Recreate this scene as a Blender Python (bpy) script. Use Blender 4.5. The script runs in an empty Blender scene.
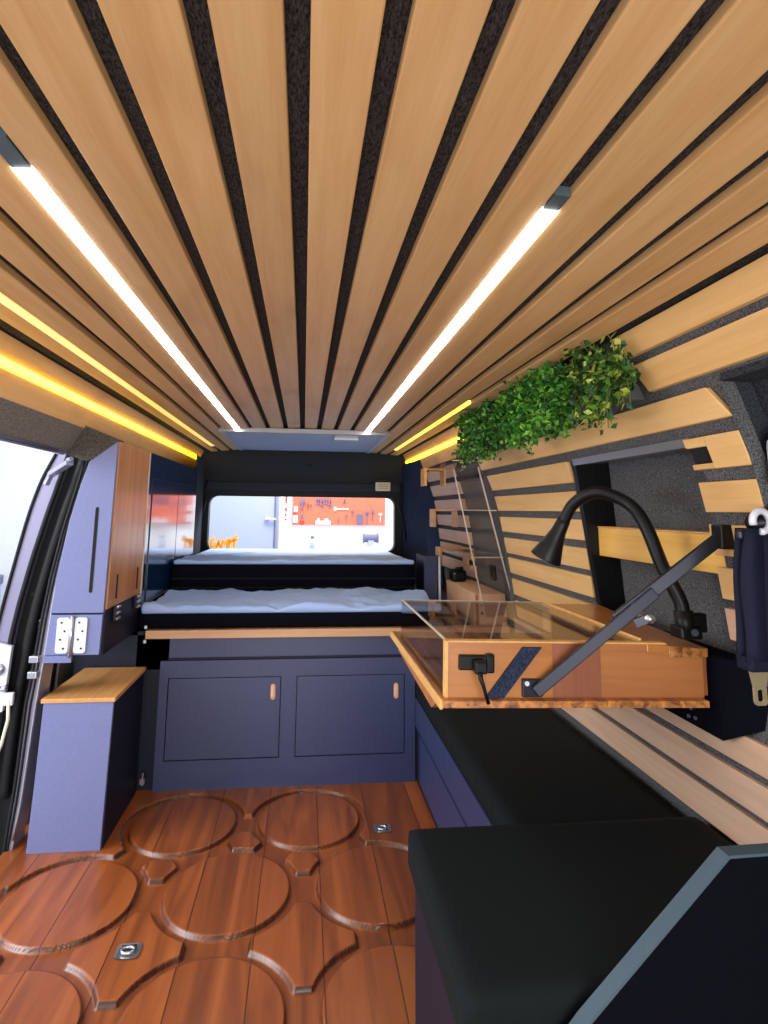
import bpy, bmesh, math, random
from math import sin, cos, pi, radians, sqrt, atan2
from mathutils import Vector, Matrix, noise

random.seed(11)
SC = bpy.context.scene
COL = SC.collection

# ------------------------------------------------------------------ materials
def new_mat(name):
    m = bpy.data.materials.new(name); m.use_nodes = True
    nt = m.node_tree
    return m, nt, nt.nodes['Principled BSDF']

def srgb(r, g, b):
    f = lambda c: (c/255/12.92) if c/255 <= .04045 else ((c/255+.055)/1.055)**2.4
    return (f(r), f(g), f(b), 1)

def plain(name, rgb, rough=.5, metal=0., coat=0., bump=0., bscale=200., spec=None, var=.0):
    m, nt, b = new_mat(name)
    b.inputs['Base Color'].default_value = srgb(*rgb)
    b.inputs['Roughness'].default_value = rough
    b.inputs['Metallic'].default_value = metal
    b.inputs['Coat Weight'].default_value = coat
    b.inputs['Coat Roughness'].default_value = .06
    if spec is not None: b.inputs['Specular IOR Level'].default_value = spec
    tc = nt.nodes.new('ShaderNodeTexCoord')
    nz = nt.nodes.new('ShaderNodeTexNoise'); nz.inputs['Scale'].default_value = bscale
    nz.inputs['Detail'].default_value = 4
    nt.links.new(tc.outputs['Object'], nz.inputs['Vector'])
    if bump:
        bp = nt.nodes.new('ShaderNodeBump'); bp.inputs['Strength'].default_value = bump
        bp.inputs['Distance'].default_value = .003
        nt.links.new(nz.outputs['Fac'], bp.inputs['Height'])
        nt.links.new(bp.outputs['Normal'], b.inputs['Normal'])
    if var:
        c = srgb(*rgb)
        rp = nt.nodes.new('ShaderNodeValToRGB')
        rp.color_ramp.elements[0].position = .35; rp.color_ramp.elements[1].position = .68
        rp.color_ramp.elements[0].color = tuple(v*(1-var) for v in c[:3])+(1,)
        rp.color_ramp.elements[1].color = tuple(min(1, v*(1+var)) for v in c[:3])+(1,)
        nt.links.new(nz.outputs['Fac'], rp.inputs['Fac'])
        nt.links.new(rp.outputs['Color'], b.inputs['Base Color'])
    return m

def wood(name, c1, c2, axis='y', rough=.5, grain=26., coat=0., rnd=.16, bump=.06, knots=True, contrast=.2):
    """plank wood, grain along the given axis"""
    m, nt, b = new_mat(name)
    N, L = nt.nodes, nt.links
    tc = N.new('ShaderNodeTexCoord'); oi = N.new('ShaderNodeObjectInfo')
    ad = N.new('ShaderNodeVectorMath'); ad.operation = 'ADD'
    sc = N.new('ShaderNodeVectorMath'); sc.operation = 'SCALE'; sc.inputs[0].default_value = (7.3, 3.1, 5.7)
    L.new(oi.outputs['Random'], sc.inputs['Scale'])
    L.new(tc.outputs['Object'], ad.inputs[0]); L.new(sc.outputs[0], ad.inputs[1])
    mp = N.new('ShaderNodeMapping')
    s = [1, 1, 1]; s['xyz'.index(axis)] = .055
    mp.inputs['Scale'].default_value = s
    L.new(ad.outputs[0], mp.inputs['Vector'])
    n1 = N.new('ShaderNodeTexNoise'); n1.inputs['Scale'].default_value = grain; n1.inputs['Detail'].default_value = 7
    n1.inputs['Roughness'].default_value = .6; n1.inputs['Distortion'].default_value = .6
    n2 = N.new('ShaderNodeTexNoise'); n2.inputs['Scale'].default_value = grain*9; n2.inputs['Detail'].default_value = 3
    L.new(mp.outputs[0], n1.inputs['Vector']); L.new(mp.outputs[0], n2.inputs['Vector'])
    mx = N.new('ShaderNodeMath'); mx.operation = 'MULTIPLY_ADD'; mx.inputs[1].default_value = .28
    L.new(n2.outputs['Fac'], mx.inputs[0]); L.new(n1.outputs['Fac'], mx.inputs[2])
    rp = N.new('ShaderNodeValToRGB')
    rp.color_ramp.elements[0].position = .64-contrast; rp.color_ramp.elements[1].position = .64+contrast*.9
    rp.color_ramp.elements[0].color = srgb(*c2); rp.color_ramp.elements[1].color = srgb(*c1)
    L.new(mx.outputs[0], rp.inputs['Fac'])
    hs = N.new('ShaderNodeHueSaturation')
    mr = N.new('ShaderNodeMapRange'); mr.inputs['To Min'].default_value = 1-rnd; mr.inputs['To Max'].default_value = 1+rnd*.6
    L.new(oi.outputs['Random'], mr.inputs['Value']); L.new(mr.outputs[0], hs.inputs['Value'])
    L.new(rp.outputs['Color'], hs.inputs['Color'])
    last = hs.outputs['Color']
    if knots:
        vo = N.new('ShaderNodeTexNoise'); vo.inputs['Scale'].default_value = 5.
        mp2 = N.new('ShaderNodeMapping'); s2 = [1, 1, 1]; s2['xyz'.index(axis)] = .5
        mp2.inputs['Scale'].default_value = s2
        L.new(ad.outputs[0], mp2.inputs['Vector']); L.new(mp2.outputs[0], vo.inputs['Vector'])
        r2 = N.new('ShaderNodeValToRGB'); r2.color_ramp.elements[0].position = .2; r2.color_ramp.elements[1].position = .42
        r2.color_ramp.elements[0].color = (.72, .66, .6, 1); r2.color_ramp.elements[1].color = (1, 1, 1, 1)
        L.new(vo.outputs['Fac'], r2.inputs['Fac'])
        mm = N.new('ShaderNodeMix'); mm.data_type = 'RGBA'; mm.blend_type = 'MULTIPLY'; mm.inputs[0].default_value = .8
        L.new(last, mm.inputs[6]); L.new(r2.outputs['Color'], mm.inputs[7]); last = mm.outputs[2]
    L.new(last, b.inputs['Base Color'])
    b.inputs['Roughness'].default_value = rough
    b.inputs['Coat Weight'].default_value = coat; b.inputs['Coat Roughness'].default_value = .12
    if bump:
        bp = N.new('ShaderNodeBump'); bp.inputs['Strength'].default_value = bump; bp.inputs['Distance'].default_value = .002
        L.new(n1.outputs['Fac'], bp.inputs['Height']); L.new(bp.outputs['Normal'], b.inputs['Normal'])
    return m

def carpet(name, lo, hi, scale=330., stretch=None, bump=.7):
    m, nt, b = new_mat(name)
    N, L = nt.nodes, nt.links
    tc = N.new('ShaderNodeTexCoord'); mp = N.new('ShaderNodeMapping')
    if stretch: mp.inputs['Scale'].default_value = stretch
    L.new(tc.outputs['Object'], mp.inputs['Vector'])
    n = N.new('ShaderNodeTexNoise'); n.inputs['Scale'].default_value = scale; n.inputs['Detail'].default_value = 5
    n.inputs['Roughness'].default_value = .75
    L.new(mp.outputs[0], n.inputs['Vector'])
    rp = N.new('ShaderNodeValToRGB'); rp.color_ramp.elements[0].position = .38; rp.color_ramp.elements[1].position = .66
    rp.color_ramp.elements[0].color = srgb(*lo); rp.color_ramp.elements[1].color = srgb(*hi)
    L.new(n.outputs['Fac'], rp.inputs['Fac']); L.new(rp.outputs['Color'], b.inputs['Base Color'])
    b.inputs['Roughness'].default_value = .95; b.inputs['Specular IOR Level'].default_value = .12
    bp = N.new('ShaderNodeBump'); bp.inputs['Strength'].default_value = bump; bp.inputs['Distance'].default_value = .004
    L.new(n.outputs['Fac'], bp.inputs['Height']); L.new(bp.outputs['Normal'], b.inputs['Normal'])
    return m

def emit(name, col, strength):
    m, nt, b = new_mat(name)
    b.inputs['Base Color'].default_value = (.8, .8, .8, 1)
    b.inputs['Emission Color'].default_value = col
    b.inputs['Emission Strength'].default_value = strength
    return m

def clear_sheet(name, tint, refl=1.45, base=.03, rough=.02):
    m = bpy.data.materials.new(name); m.use_nodes = True
    nt = m.node_tree; nt.nodes.clear()
    out = nt.nodes.new('ShaderNodeOutputMaterial')
    tr = nt.nodes.new('ShaderNodeBsdfTransparent'); tr.inputs['Color'].default_value = tint
    gl = nt.nodes.new('ShaderNodeBsdfGlossy'); gl.inputs['Roughness'].default_value = rough
    lw = nt.nodes.new('ShaderNodeLayerWeight'); lw.inputs['Blend'].default_value = .5
    pw = nt.nodes.new('ShaderNodeMath'); pw.operation = 'POWER'; pw.inputs[1].default_value = 4.
    nt.links.new(lw.outputs['Facing'], pw.inputs[0])
    fr = nt.nodes.new('ShaderNodeMath'); fr.operation = 'MULTIPLY_ADD'; fr.inputs[1].default_value = refl-1; fr.inputs[2].default_value = base
    nt.links.new(pw.outputs[0], fr.inputs[0])
    mx = nt.nodes.new('ShaderNodeMixShader')
    nt.links.new(fr.outputs[0], mx.inputs[0]); nt.links.new(tr.outputs[0], mx.inputs[1]); nt.links.new(gl.outputs[0], mx.inputs[2])
    nt.links.new(mx.outputs[0], out.inputs['Surface'])
    return m

def leaf_mat(name, stops, trans=.25):
    m, nt, b = new_mat(name)
    N, L = nt.nodes, nt.links
    g = N.new('ShaderNodeNewGeometry')
    rp = N.new('ShaderNodeValToRGB')
    els = rp.color_ramp.elements
    els[0].position = 0; els[0].color = srgb(*stops[0][1]); els[1].position = 1; els[1].color = srgb(*stops[-1][1])
    for p, c in stops[1:-1]:
        e = els.new(p); e.color = srgb(*c)
    L.new(g.outputs['Random Per Island'], rp.inputs['Fac']); L.new(rp.outputs['Color'], b.inputs['Base Color'])
    b.inputs['Roughness'].default_value = .5
    b.inputs['Subsurface Weight'].default_value = 0
    b.inputs['Transmission Weight'].default_value = 0
    tl = N.new('ShaderNodeBsdfTranslucent'); L.new(rp.outputs['Color'], tl.inputs['Color'])
    mx = N.new('ShaderNodeMixShader'); mx.inputs[0].default_value = trans
    out = N['Material Output']
    L.new(b.outputs[0], mx.inputs[1]); L.new(tl.outputs[0], mx.inputs[2]); L.new(mx.outputs[0], out.inputs['Surface'])
    return m

M = {}
M['ceil_wood'] = wood('ceiling slat wood', (212, 172, 118), (196, 150, 94), 'y', .55, rnd=.08)
M['wall_wood'] = wood('wall slat wood', (226, 184, 122), (212, 164, 98), 'y', .55, rnd=.06)
M['low_wood'] = wood('pinkish slat wood', (222, 186, 156), (206, 164, 132), 'y', .55, rnd=.06)
M['ply_z'] = wood('cabinet plywood', (196, 134, 78), (164, 104, 56), 'z', .4, grain=14, knots=False, coat=.2)
M['ply_y'] = wood('shelf board wood', (214, 160, 96), (188, 130, 70), 'y', .5)
M['ply_x'] = wood('bed edging wood', (216, 170, 128), (196, 146, 104), 'x', .5, knots=False)
M['table_x'] = wood('table panel wood', (184, 120, 60), (160, 98, 44), 'x', .35, coat=.3, knots=False, rnd=.05)
M['table_red'] = wood('table reddish wood', (150, 92, 66), (126, 72, 50), 'z', .35, grain=20, coat=.3, knots=False, rnd=.03)
M['table_tan'] = wood('table tan wood', (172, 112, 64), (152, 94, 50), 'x', .35, coat=.3, knots=False, rnd=.03)
M['table_base'] = wood('table base wood', (206, 138, 74), (104, 54, 22), 'y', .4, grain=55, coat=.2, knots=False, contrast=.16)
M['table_edge'] = plain('table light edge wood', (214, 164, 94), .45, var=.1, bscale=60)
M['pine_y'] = wood('pine board', (238, 190, 98), (222, 162, 66), 'y', .4, coat=.2)
M['box_wood'] = wood('peach box wood', (238, 190, 150), (222, 170, 130), 'x', .5, knots=False)
M['inner_red'] = wood('compartment inner wood', (170, 98, 56), (140, 74, 38), 'y', .5, knots=False)
M['ceil_carpet'] = carpet('ceiling carpet', (20, 19, 19), (80, 76, 73), 420., (1, .35, 1))
M['wall_carpet'] = carpet('grey wall carpet', (44, 44, 47), (126, 125, 127), 300.)
M['dark_carpet'] = carpet('black carpet', (26, 28, 32), (74, 77, 84), 260.)
M['navy_carpet'] = carpet('navy carpet', (24, 30, 46), (62, 72, 98), 260.)
M['olive_carpet'] = carpet('grey header carpet', (84, 81, 78), (158, 152, 146), 260.)
M['header_carpet_dimmed'] = carpet('header carpet dimmed against light', (46, 44, 43), (98, 94, 90), 260.)  # darker copy of the header carpet, offsets its brighter-lit face
M['navy'] = plain('navy painted board', (48, 55, 90), .42, bump=.03, bscale=90, var=.06)
M['navy_dark'] = plain('dark navy board', (20, 23, 40), .5, bump=.03, bscale=90, spec=.25)
M['gap_black'] = plain('black shadow gap', (8, 8, 12), .9)
M['lilac_board'] = plain('lilac grey painted board', (106, 112, 154), .4, bump=.02, bscale=80, var=.04)
M['gloss_navy'] = plain('glossy blue navy doors', (14, 44, 84), .14, coat=.8)
M['cushion'] = plain('charcoal green upholstery', (12, 19, 21), .85, spec=.18, bump=.25, bscale=500, var=.12)
M['cushion_edge'] = plain('slate piping', (64, 84, 96), .5, bump=.1, bscale=200)
M['matt_dark'] = plain('dark mattress side', (9, 10, 18), .9, bump=.2, bscale=300, spec=.06)
M['sheet'] = plain('mattress top with window sheen colour', (154, 180, 226), .7, bump=.15, bscale=40)  # dark fabric coloured pale blue for the window's glancing reflection
M['black_plastic'] = plain('black plastic', (12, 12, 14), .42, spec=.25)
M['black_metal'] = plain('dark grey metal', (42, 44, 54), .38, metal=.6)
M['rubber'] = plain('black rubber', (14, 14, 16), .6, spec=.3)
M['steel'] = plain('bright steel', (190, 192, 198), .28, metal=.9)
M['white_metal'] = plain('white steel plate', (206, 208, 218), .4, metal=.1)
M['gold_metal'] = plain('pale brass metal', (206, 190, 150), .3, metal=.7)
M['lilac_paint'] = plain('silver lilac car paint', (138, 132, 158), .25, metal=.25, coat=.6)
M['jamb_paint'] = plain('lilac car body paint', (150, 146, 168), .3, metal=.2, coat=.5)
M['alu'] = plain('aluminium strip', (150, 150, 152), .35, metal=.7)
M['belt'] = plain('navy belt webbing', (18, 21, 42), .75, spec=.2, bump=.4, bscale=350)
M['hatch'] = plain('glossy roof hatch reflection tone', (176, 186, 208), .35)  # pale base colour carries the panel's reflection of bed and window
M['cream'] = plain('cream lamp lens', (214, 208, 180), .5)
M['led_white'] = emit('white led diffuser', (.92, .95, 1, 1), 17)
M['led_yellow'] = emit('yellow led diffuser', (1, .66, .006, 1), 6.5)
M['amber_spill'] = emit('amber light on slat', (1, .62, .03, 1), .95)  # emission imitates yellow LED light falling on the board
M['amber_spill2'] = emit('yellow led glow', (1, .66, .01, 1), 2.4)
M['led_off'] = plain('unlit led profile', (66, 82, 88), .4)
M['acrylic'] = clear_sheet('clear acrylic sheet', (.90, .88, .87, 1), 1.5)
M['acrylic_edge'] = plain('acrylic cut edge', (196, 184, 168), .3)
M['acr_dark'] = clear_sheet('smoked acrylic sheet', (.72, .70, .74, 1), 1.5)
M['glass'] = clear_sheet('window glass', (.96, .97, .98, 1), 1.1, 0.)
M['felt'] = plain('grey felt planter', (70, 72, 72), .95, bump=.4, bscale=300)
M['parsley'] = leaf_mat('curly parsley leaves', [(0, (18, 52, 20)), (.4, (40, 96, 32)), (.75, (74, 140, 44)), (1, (132, 186, 70))])
M['parsley2'] = leaf_mat('bright fern leaves', [(0, (24, 66, 22)), (.4, (52, 120, 34)), (.8, (86, 158, 46)), (1, (144, 198, 72))])
M['ivy'] = leaf_mat('variegated ivy leaves', [(0, (20, 54, 22)), (.5, (46, 98, 38)), (.78, (104, 150, 46)), (.93, (186, 200, 80)), (1, (214, 216, 110))])
M['sprig'] = leaf_mat('yellow green sprig leaves', [(0, (110, 150, 50)), (.5, (190, 200, 90)), (1, (236, 226, 120))])
M['stem'] = plain('plant stem', (90, 110, 50), .6)
M['orange'] = leaf_mat('orange sticker', [(0, (255, 214, 90)), (1, (255, 220, 100))], .9)
M['peg'] = plain('orange red pegboard', (232, 112, 84), .6, var=.05, bscale=20)
M['out_white'] = plain('white workshop wall', (236, 238, 242), .8, var=.02, bscale=3)
M['out_grey'] = plain('lilac grey workshop door', (168, 176, 210), .6)
M['out_dark'] = plain('workshop dark detail', (104, 104, 134), .6)
M['ground'] = plain('workshop concrete', (170, 170, 176), .8, var=.1, bscale=4)
M['tool_red'] = plain('red tool plastic', (190, 50, 50), .5)
M['tool_white'] = plain('white tool plastic', (232, 226, 226), .5)

def floor_mat():
    m, nt, b = new_mat('varnished red brown planks')
    N, L = nt.nodes, nt.links
    tc = N.new('ShaderNodeTexCoord')
    sx = N.new('ShaderNodeSeparateXYZ'); L.new(tc.outputs['Object'], sx.inputs[0])
    pw = .178
    dv = N.new('ShaderNodeMath'); dv.operation = 'MULTIPLY_ADD'; dv.inputs[1].default_value = 1/pw; dv.inputs[2].default_value = 10.56
    L.new(sx.outputs['X'], dv.inputs[0])
    fl = N.new('ShaderNodeMath'); fl.operation = 'FLOOR'; L.new(dv.outputs[0], fl.inputs[0])
    fr = N.new('ShaderNodeMath'); fr.operation = 'FRACT'; L.new(dv.outputs[0], fr.inputs[0])
    wn = N.new('ShaderNodeTexWhiteNoise'); wn.noise_dimensions = '1D'; L.new(fl.outputs[0], wn.inputs['W'])
    mp = N.new('ShaderNodeMapping'); mp.inputs['Scale'].default_value = (.8, .06, 1)
    ad = N.new('ShaderNodeVectorMath'); ad.operation = 'ADD'
    L.new(tc.outputs['Object'], ad.inputs[0]); L.new(wn.outputs['Color'], ad.inputs[1]); L.new(ad.outputs[0], mp.inputs['Vector'])
    n1 = N.new('ShaderNodeTexNoise'); n1.inputs['Scale'].default_value = 22; n1.inputs['Detail'].default_value = 8; n1.inputs['Distortion'].default_value = 1.2
    L.new(mp.outputs[0], n1.inputs['Vector'])
    rp = N.new('ShaderNodeValToRGB'); e = rp.color_ramp.elements
    e[0].position = .3; e[0].color = srgb(112, 56, 24); e[1].position = .75; e[1].color = srgb(166, 92, 44)
    x = e.new(.5); x.color = srgb(142, 74, 32)
    L.new(n1.outputs['Fac'], rp.inputs['Fac'])
    hs = N.new('ShaderNodeHueSaturation')
    mr = N.new('ShaderNodeMapRange'); mr.inputs['To Min'].default_value = .8; mr.inputs['To Max'].default_value = 1.12
    L.new(wn.outputs['Value'], mr.inputs['Value']); L.new(mr.outputs[0], hs.inputs['Value']); L.new(rp.outputs['Color'], hs.inputs['Color'])
    # seams
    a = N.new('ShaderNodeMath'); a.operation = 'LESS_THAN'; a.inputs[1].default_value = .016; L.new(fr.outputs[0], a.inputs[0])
    at = N.new('ShaderNodeAttribute'); at.attribute_name = 'groove_shade'  # mask of painted step shade and groove stain
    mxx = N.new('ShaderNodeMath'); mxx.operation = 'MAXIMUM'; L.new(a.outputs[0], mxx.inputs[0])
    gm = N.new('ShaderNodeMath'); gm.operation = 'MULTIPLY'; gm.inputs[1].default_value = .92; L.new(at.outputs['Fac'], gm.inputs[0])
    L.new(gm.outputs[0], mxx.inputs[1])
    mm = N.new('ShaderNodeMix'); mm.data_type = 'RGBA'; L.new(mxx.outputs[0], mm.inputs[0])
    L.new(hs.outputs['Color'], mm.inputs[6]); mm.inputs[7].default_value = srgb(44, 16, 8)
    L.new(mm.outputs[2], b.inputs['Base Color'])
    b.inputs['Roughness'].default_value = .34
    b.inputs['Coat Weight'].default_value = .3; b.inputs['Coat Roughness'].default_value = .2
    bp = N.new('ShaderNodeBump'); bp.inputs['Strength'].default_value = .25; bp.inputs['Distance'].default_value = .004
    L.new(n1.outputs['Fac'], bp.inputs['Height']); L.new(bp.outputs['Normal'], b.inputs['Normal'])
    return m
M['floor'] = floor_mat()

# ------------------------------------------------------------------ mesh builder
class MB:
    def __init__(s): s.v = []; s.f = []
    def box(s, x0, x1, y0, y1, z0, z1):
        i = len(s.v)
        s.v += [(x0,y0,z0),(x1,y0,z0),(x1,y1,z0),(x0,y1,z0),(x0,y0,z1),(x1,y0,z1),(x1,y1,z1),(x0,y1,z1)]
        s.f += [tuple(i+k for k in q) for q in ((0,3,2,1),(4,5,6,7),(0,1,5,4),(1,2,6,5),(2,3,7,6),(3,0,4,7))]
        return s
    def hexa(s, p):
        """eight points, bottom ring then top ring"""
        i = len(s.v); s.v += [tuple(q) for q in p]
        s.f += [tuple(i+k for k in q) for q in ((0,3,2,1),(4,5,6,7),(0,1,5,4),(1,2,6,5),(2,3,7,6),(3,0,4,7))]
        return s
    def prism(s, poly, axis, a, b):
        """poly: 2-D points in the two other axes (order x,y,z with axis removed)"""
        i = len(s.v); n = len(poly)
        def mk(p, t):
            q = list(p); q.insert('xyz'.index(axis), t); return tuple(q)
        s.v += [mk(p, a) for p in poly] + [mk(p, b) for p in poly]
        s.f.append(tuple(i+k for k in range(n))); s.f.append(tuple(i+n+k for k in reversed(range(n))))
        for k in range(n):
            k2 = (k+1) % n
            s.f.append((i+k, i+n+k, i+n+k2, i+k2))
        return s
    def quad(s, a, b, c, d):
        i = len(s.v); s.v += [tuple(a), tuple(b), tuple(c), tuple(d)]; s.f.append((i,i+1,i+2,i+3)); return s
    def strip(s, A, B):
        """surface between two polylines"""
        i = len(s.v); n = len(A); s.v += [tuple(p) for p in A] + [tuple(p) for p in B]
        for k in range(n-1): s.f.append((i+k, i+k+1, i+n+k+1, i+n+k))
        return s
    def tube(s, path, r, n=10, cap=True):
        P = [Vector(p) for p in path]; i0 = len(s.v)
        up = Vector((0, 0, 1)); t0 = (P[1]-P[0]).normalized()
        if abs(t0.z) > .9: up = Vector((1, 0, 0))
        u = t0.cross(up).normalized()
        for k, p in enumerate(P):
            t = (P[min(k+1, len(P)-1)] - P[max(k-1, 0)]).normalized()
            u = (u - t*u.dot(t)).normalized(); w = t.cross(u)
            rr = r[k] if isinstance(r, (list, tuple)) else r
            for j in range(n):
                a = 2*pi*j/n; s.v.append(tuple(p + u*(rr*cos(a)) + w*(rr*sin(a))))
        for k in range(len(P)-1):
            for j in range(n):
                a = i0+k*n+j; b = i0+k*n+(j+1) % n
                s.f.append((a, b, b+n, a+n))
        if cap:
            s.f.append(tuple(i0+j for j in reversed(range(n))))
            s.f.append(tuple(i0+(len(P)-1)*n+j for j in range(n)))
        return s
    def bar(s, p, q, w, h, up=(0, 0, 1)):
        """rectangular bar from p to q, w across, h along up"""
        p = Vector(p); q = Vector(q); t = (q-p).normalized(); u = t.cross(Vector(up)).normalized(); v = u.cross(t).normalized()
        a, b = u*(w/2), v*(h/2)
        return s.hexa([p-a-b, p+a-b, q+a-b, q-a-b, p-a+b, p+a+b, q+a+b, q-a+b])
    def build(s, name, mat, parent=None, bevel=0., seg=2, smooth=False, angle=None):
        me = bpy.data.meshes.new(name)
        off = Vector(parent_world(parent)) if parent else Vector((0, 0, 0))
        me.from_pydata([tuple(Vector(v)-off) for v in s.v], [], s.f); me.update()
        bm = bmesh.new(); bm.from_mesh(me); bmesh.ops.recalc_face_normals(bm, faces=bm.faces); bm.to_mesh(me); bm.free()
        me.materials.append(mat)
        o = bpy.data.objects.new(name, me); COL.objects.link(o)
        if parent: o.parent = parent
        if bevel:
            md = o.modifiers.new('bevel', 'BEVEL'); md.width = bevel; md.segments = seg; md.limit_method = 'ANGLE'; md.angle_limit = radians(35)
        if smooth:
            for p in me.polygons: p.use_smooth = True
        return o

def parent_world(p):
    v = Vector((0, 0, 0))
    while p is not None:
        v = v + Vector(p.location); p = p.parent
    return v

def tag(o, label=None, cat=None, group=None, kind=None):
    if label: o['label'] = label
    if cat: o['category'] = cat
    if group: o['group'] = group
    if kind: o['kind'] = kind
    return o

def thing(name, loc, label, cat, group=None):
    o = bpy.data.objects.new(name, None); o.empty_display_size = .05
    COL.objects.link(o); o.location = loc
    return tag(o, label, cat, group)

def struct(o, label, cat):
    return tag(o, label, cat, kind='structure')

def box(x0, x1, y0, y1, z0, z1): return MB().box(x0, x1, y0, y1, z0, z1)

def soft_block(x0, x1, y0, y1, z0, z1, rnd=.02, n=(24, 16, 4), amp=0., seed=0., fn=None):
    """upholstered block: rounded edges and a gently uneven top"""
    bm = bmesh.new()
    nx, ny, nz = n
    def lin(a, b, k): return [a+(b-a)*i/k for i in range(k+1)]
    X, Y, Z = lin(x0, x1, nx), lin(y0, y1, ny), lin(z0, z1, nz)
    V = {}
    def vert(p):
        k = tuple(round(c, 6) for c in p)
        if k not in V: V[k] = bm.verts.new(p)
        return V[k]
    def face(a, b, c, d):
        bm.faces.new([vert(a), vert(b), vert(c), vert(d)])
    for i in range(nx):
        for j in range(ny):
            for z in (z0, z1): face((X[i],Y[j],z),(X[i+1],Y[j],z),(X[i+1],Y[j+1],z),(X[i],Y[j+1],z))
        for k in range(nz):
            for y in (y0, y1): face((X[i],y,Z[k]),(X[i+1],y,Z[k]),(X[i+1],y,Z[k+1]),(X[i],y,Z[k+1]))
    for j in range(ny):
        for k in range(nz):
            for x in (x0, x1): face((x,Y[j],Z[k]),(x,Y[j+1],Z[k]),(x,Y[j+1],Z[k+1]),(x,Y[j],Z[k+1]))
    for v in bm.verts:
        c = v.co
        q = Vector((min(max(c.x, x0+rnd), x1-rnd), min(max(c.y, y0+rnd), y1-rnd), min(max(c.z, z0+rnd), z1-rnd)))
        d = c-q
        if d.length > 1e-6: c = q + d.normalized()*min(d.length, rnd)
        if amp and c.z > z0+.4*(z1-z0):
            w = (c.z-z0)/(z1-z0)
            c.z += w*(fn(c, seed) if fn else noise.noise(Vector((c.x*4+seed, c.y*4, seed)))*amp)
        v.co = c
    bmesh.ops.recalc_face_normals(bm, faces=bm.faces)
    return bm

def bm_obj(bm, name, mat, parent=None, smooth=True):
    off = parent_world(parent) if parent else Vector((0, 0, 0))
    for v in bm.verts: v.co -= off
    me = bpy.data.meshes.new(name); bm.to_mesh(me); bm.free(); me.materials.append(mat)
    if smooth:
        for p in me.polygons: p.use_smooth = True
    o = bpy.data.objects.new(name, me); COL.objects.link(o)
    if parent: o.parent = parent
    return o

def interp(tab, t):
    if t <= tab[0][0]: return tab[0][1]
    for (a, va), (b, vb) in zip(tab, tab[1:]):
        if t <= b: return va+(vb-va)*(t-a)/(b-a)
    return tab[-1][1]

WALL = [(0., .93), (.4, .93), (.6, .92), (.85, .905), (1.1, .875), (1.2, .855), (1.3, .82), (1.4, .785), (1.5, .745), (1.56, .70)]
def wx(z): return interp(WALL, z)
def cz(x): return 1.55-.04*(x/.7)**2     # underside of the ceiling slats

# ------------------------------------------------------------------ camera
cam = bpy.data.cameras.new('camera'); camo = bpy.data.objects.new('camera', cam); COL.objects.link(camo)
yaw, pit, rol = radians(6.1), radians(8.83), radians(.64)
fwd = Vector((sin(yaw)*cos(pit), cos(yaw)*cos(pit), sin(pit)))
right = Vector((cos(yaw), -sin(yaw), 0)); up = right.cross(fwd)
r2 = right*cos(rol) - up*(-sin(rol))*1.0
r2 = right*cos(rol) + up*sin(rol); u2 = up*cos(rol) - right*sin(rol)
camo.matrix_world = Matrix(((r2.x, u2.x, -fwd.x, 0), (r2.y, u2.y, -fwd.y, 0), (r2.z, u2.z, -fwd.z, 1.1), (0, 0, 0, 1)))
cam.lens = 564.36*36/1024; cam.sensor_width = 36
cam.shift_x = (384-365.68)/1024; cam.shift_y = (422.62-512)/1024
cam.clip_start = .02
SC.camera = camo

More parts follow.
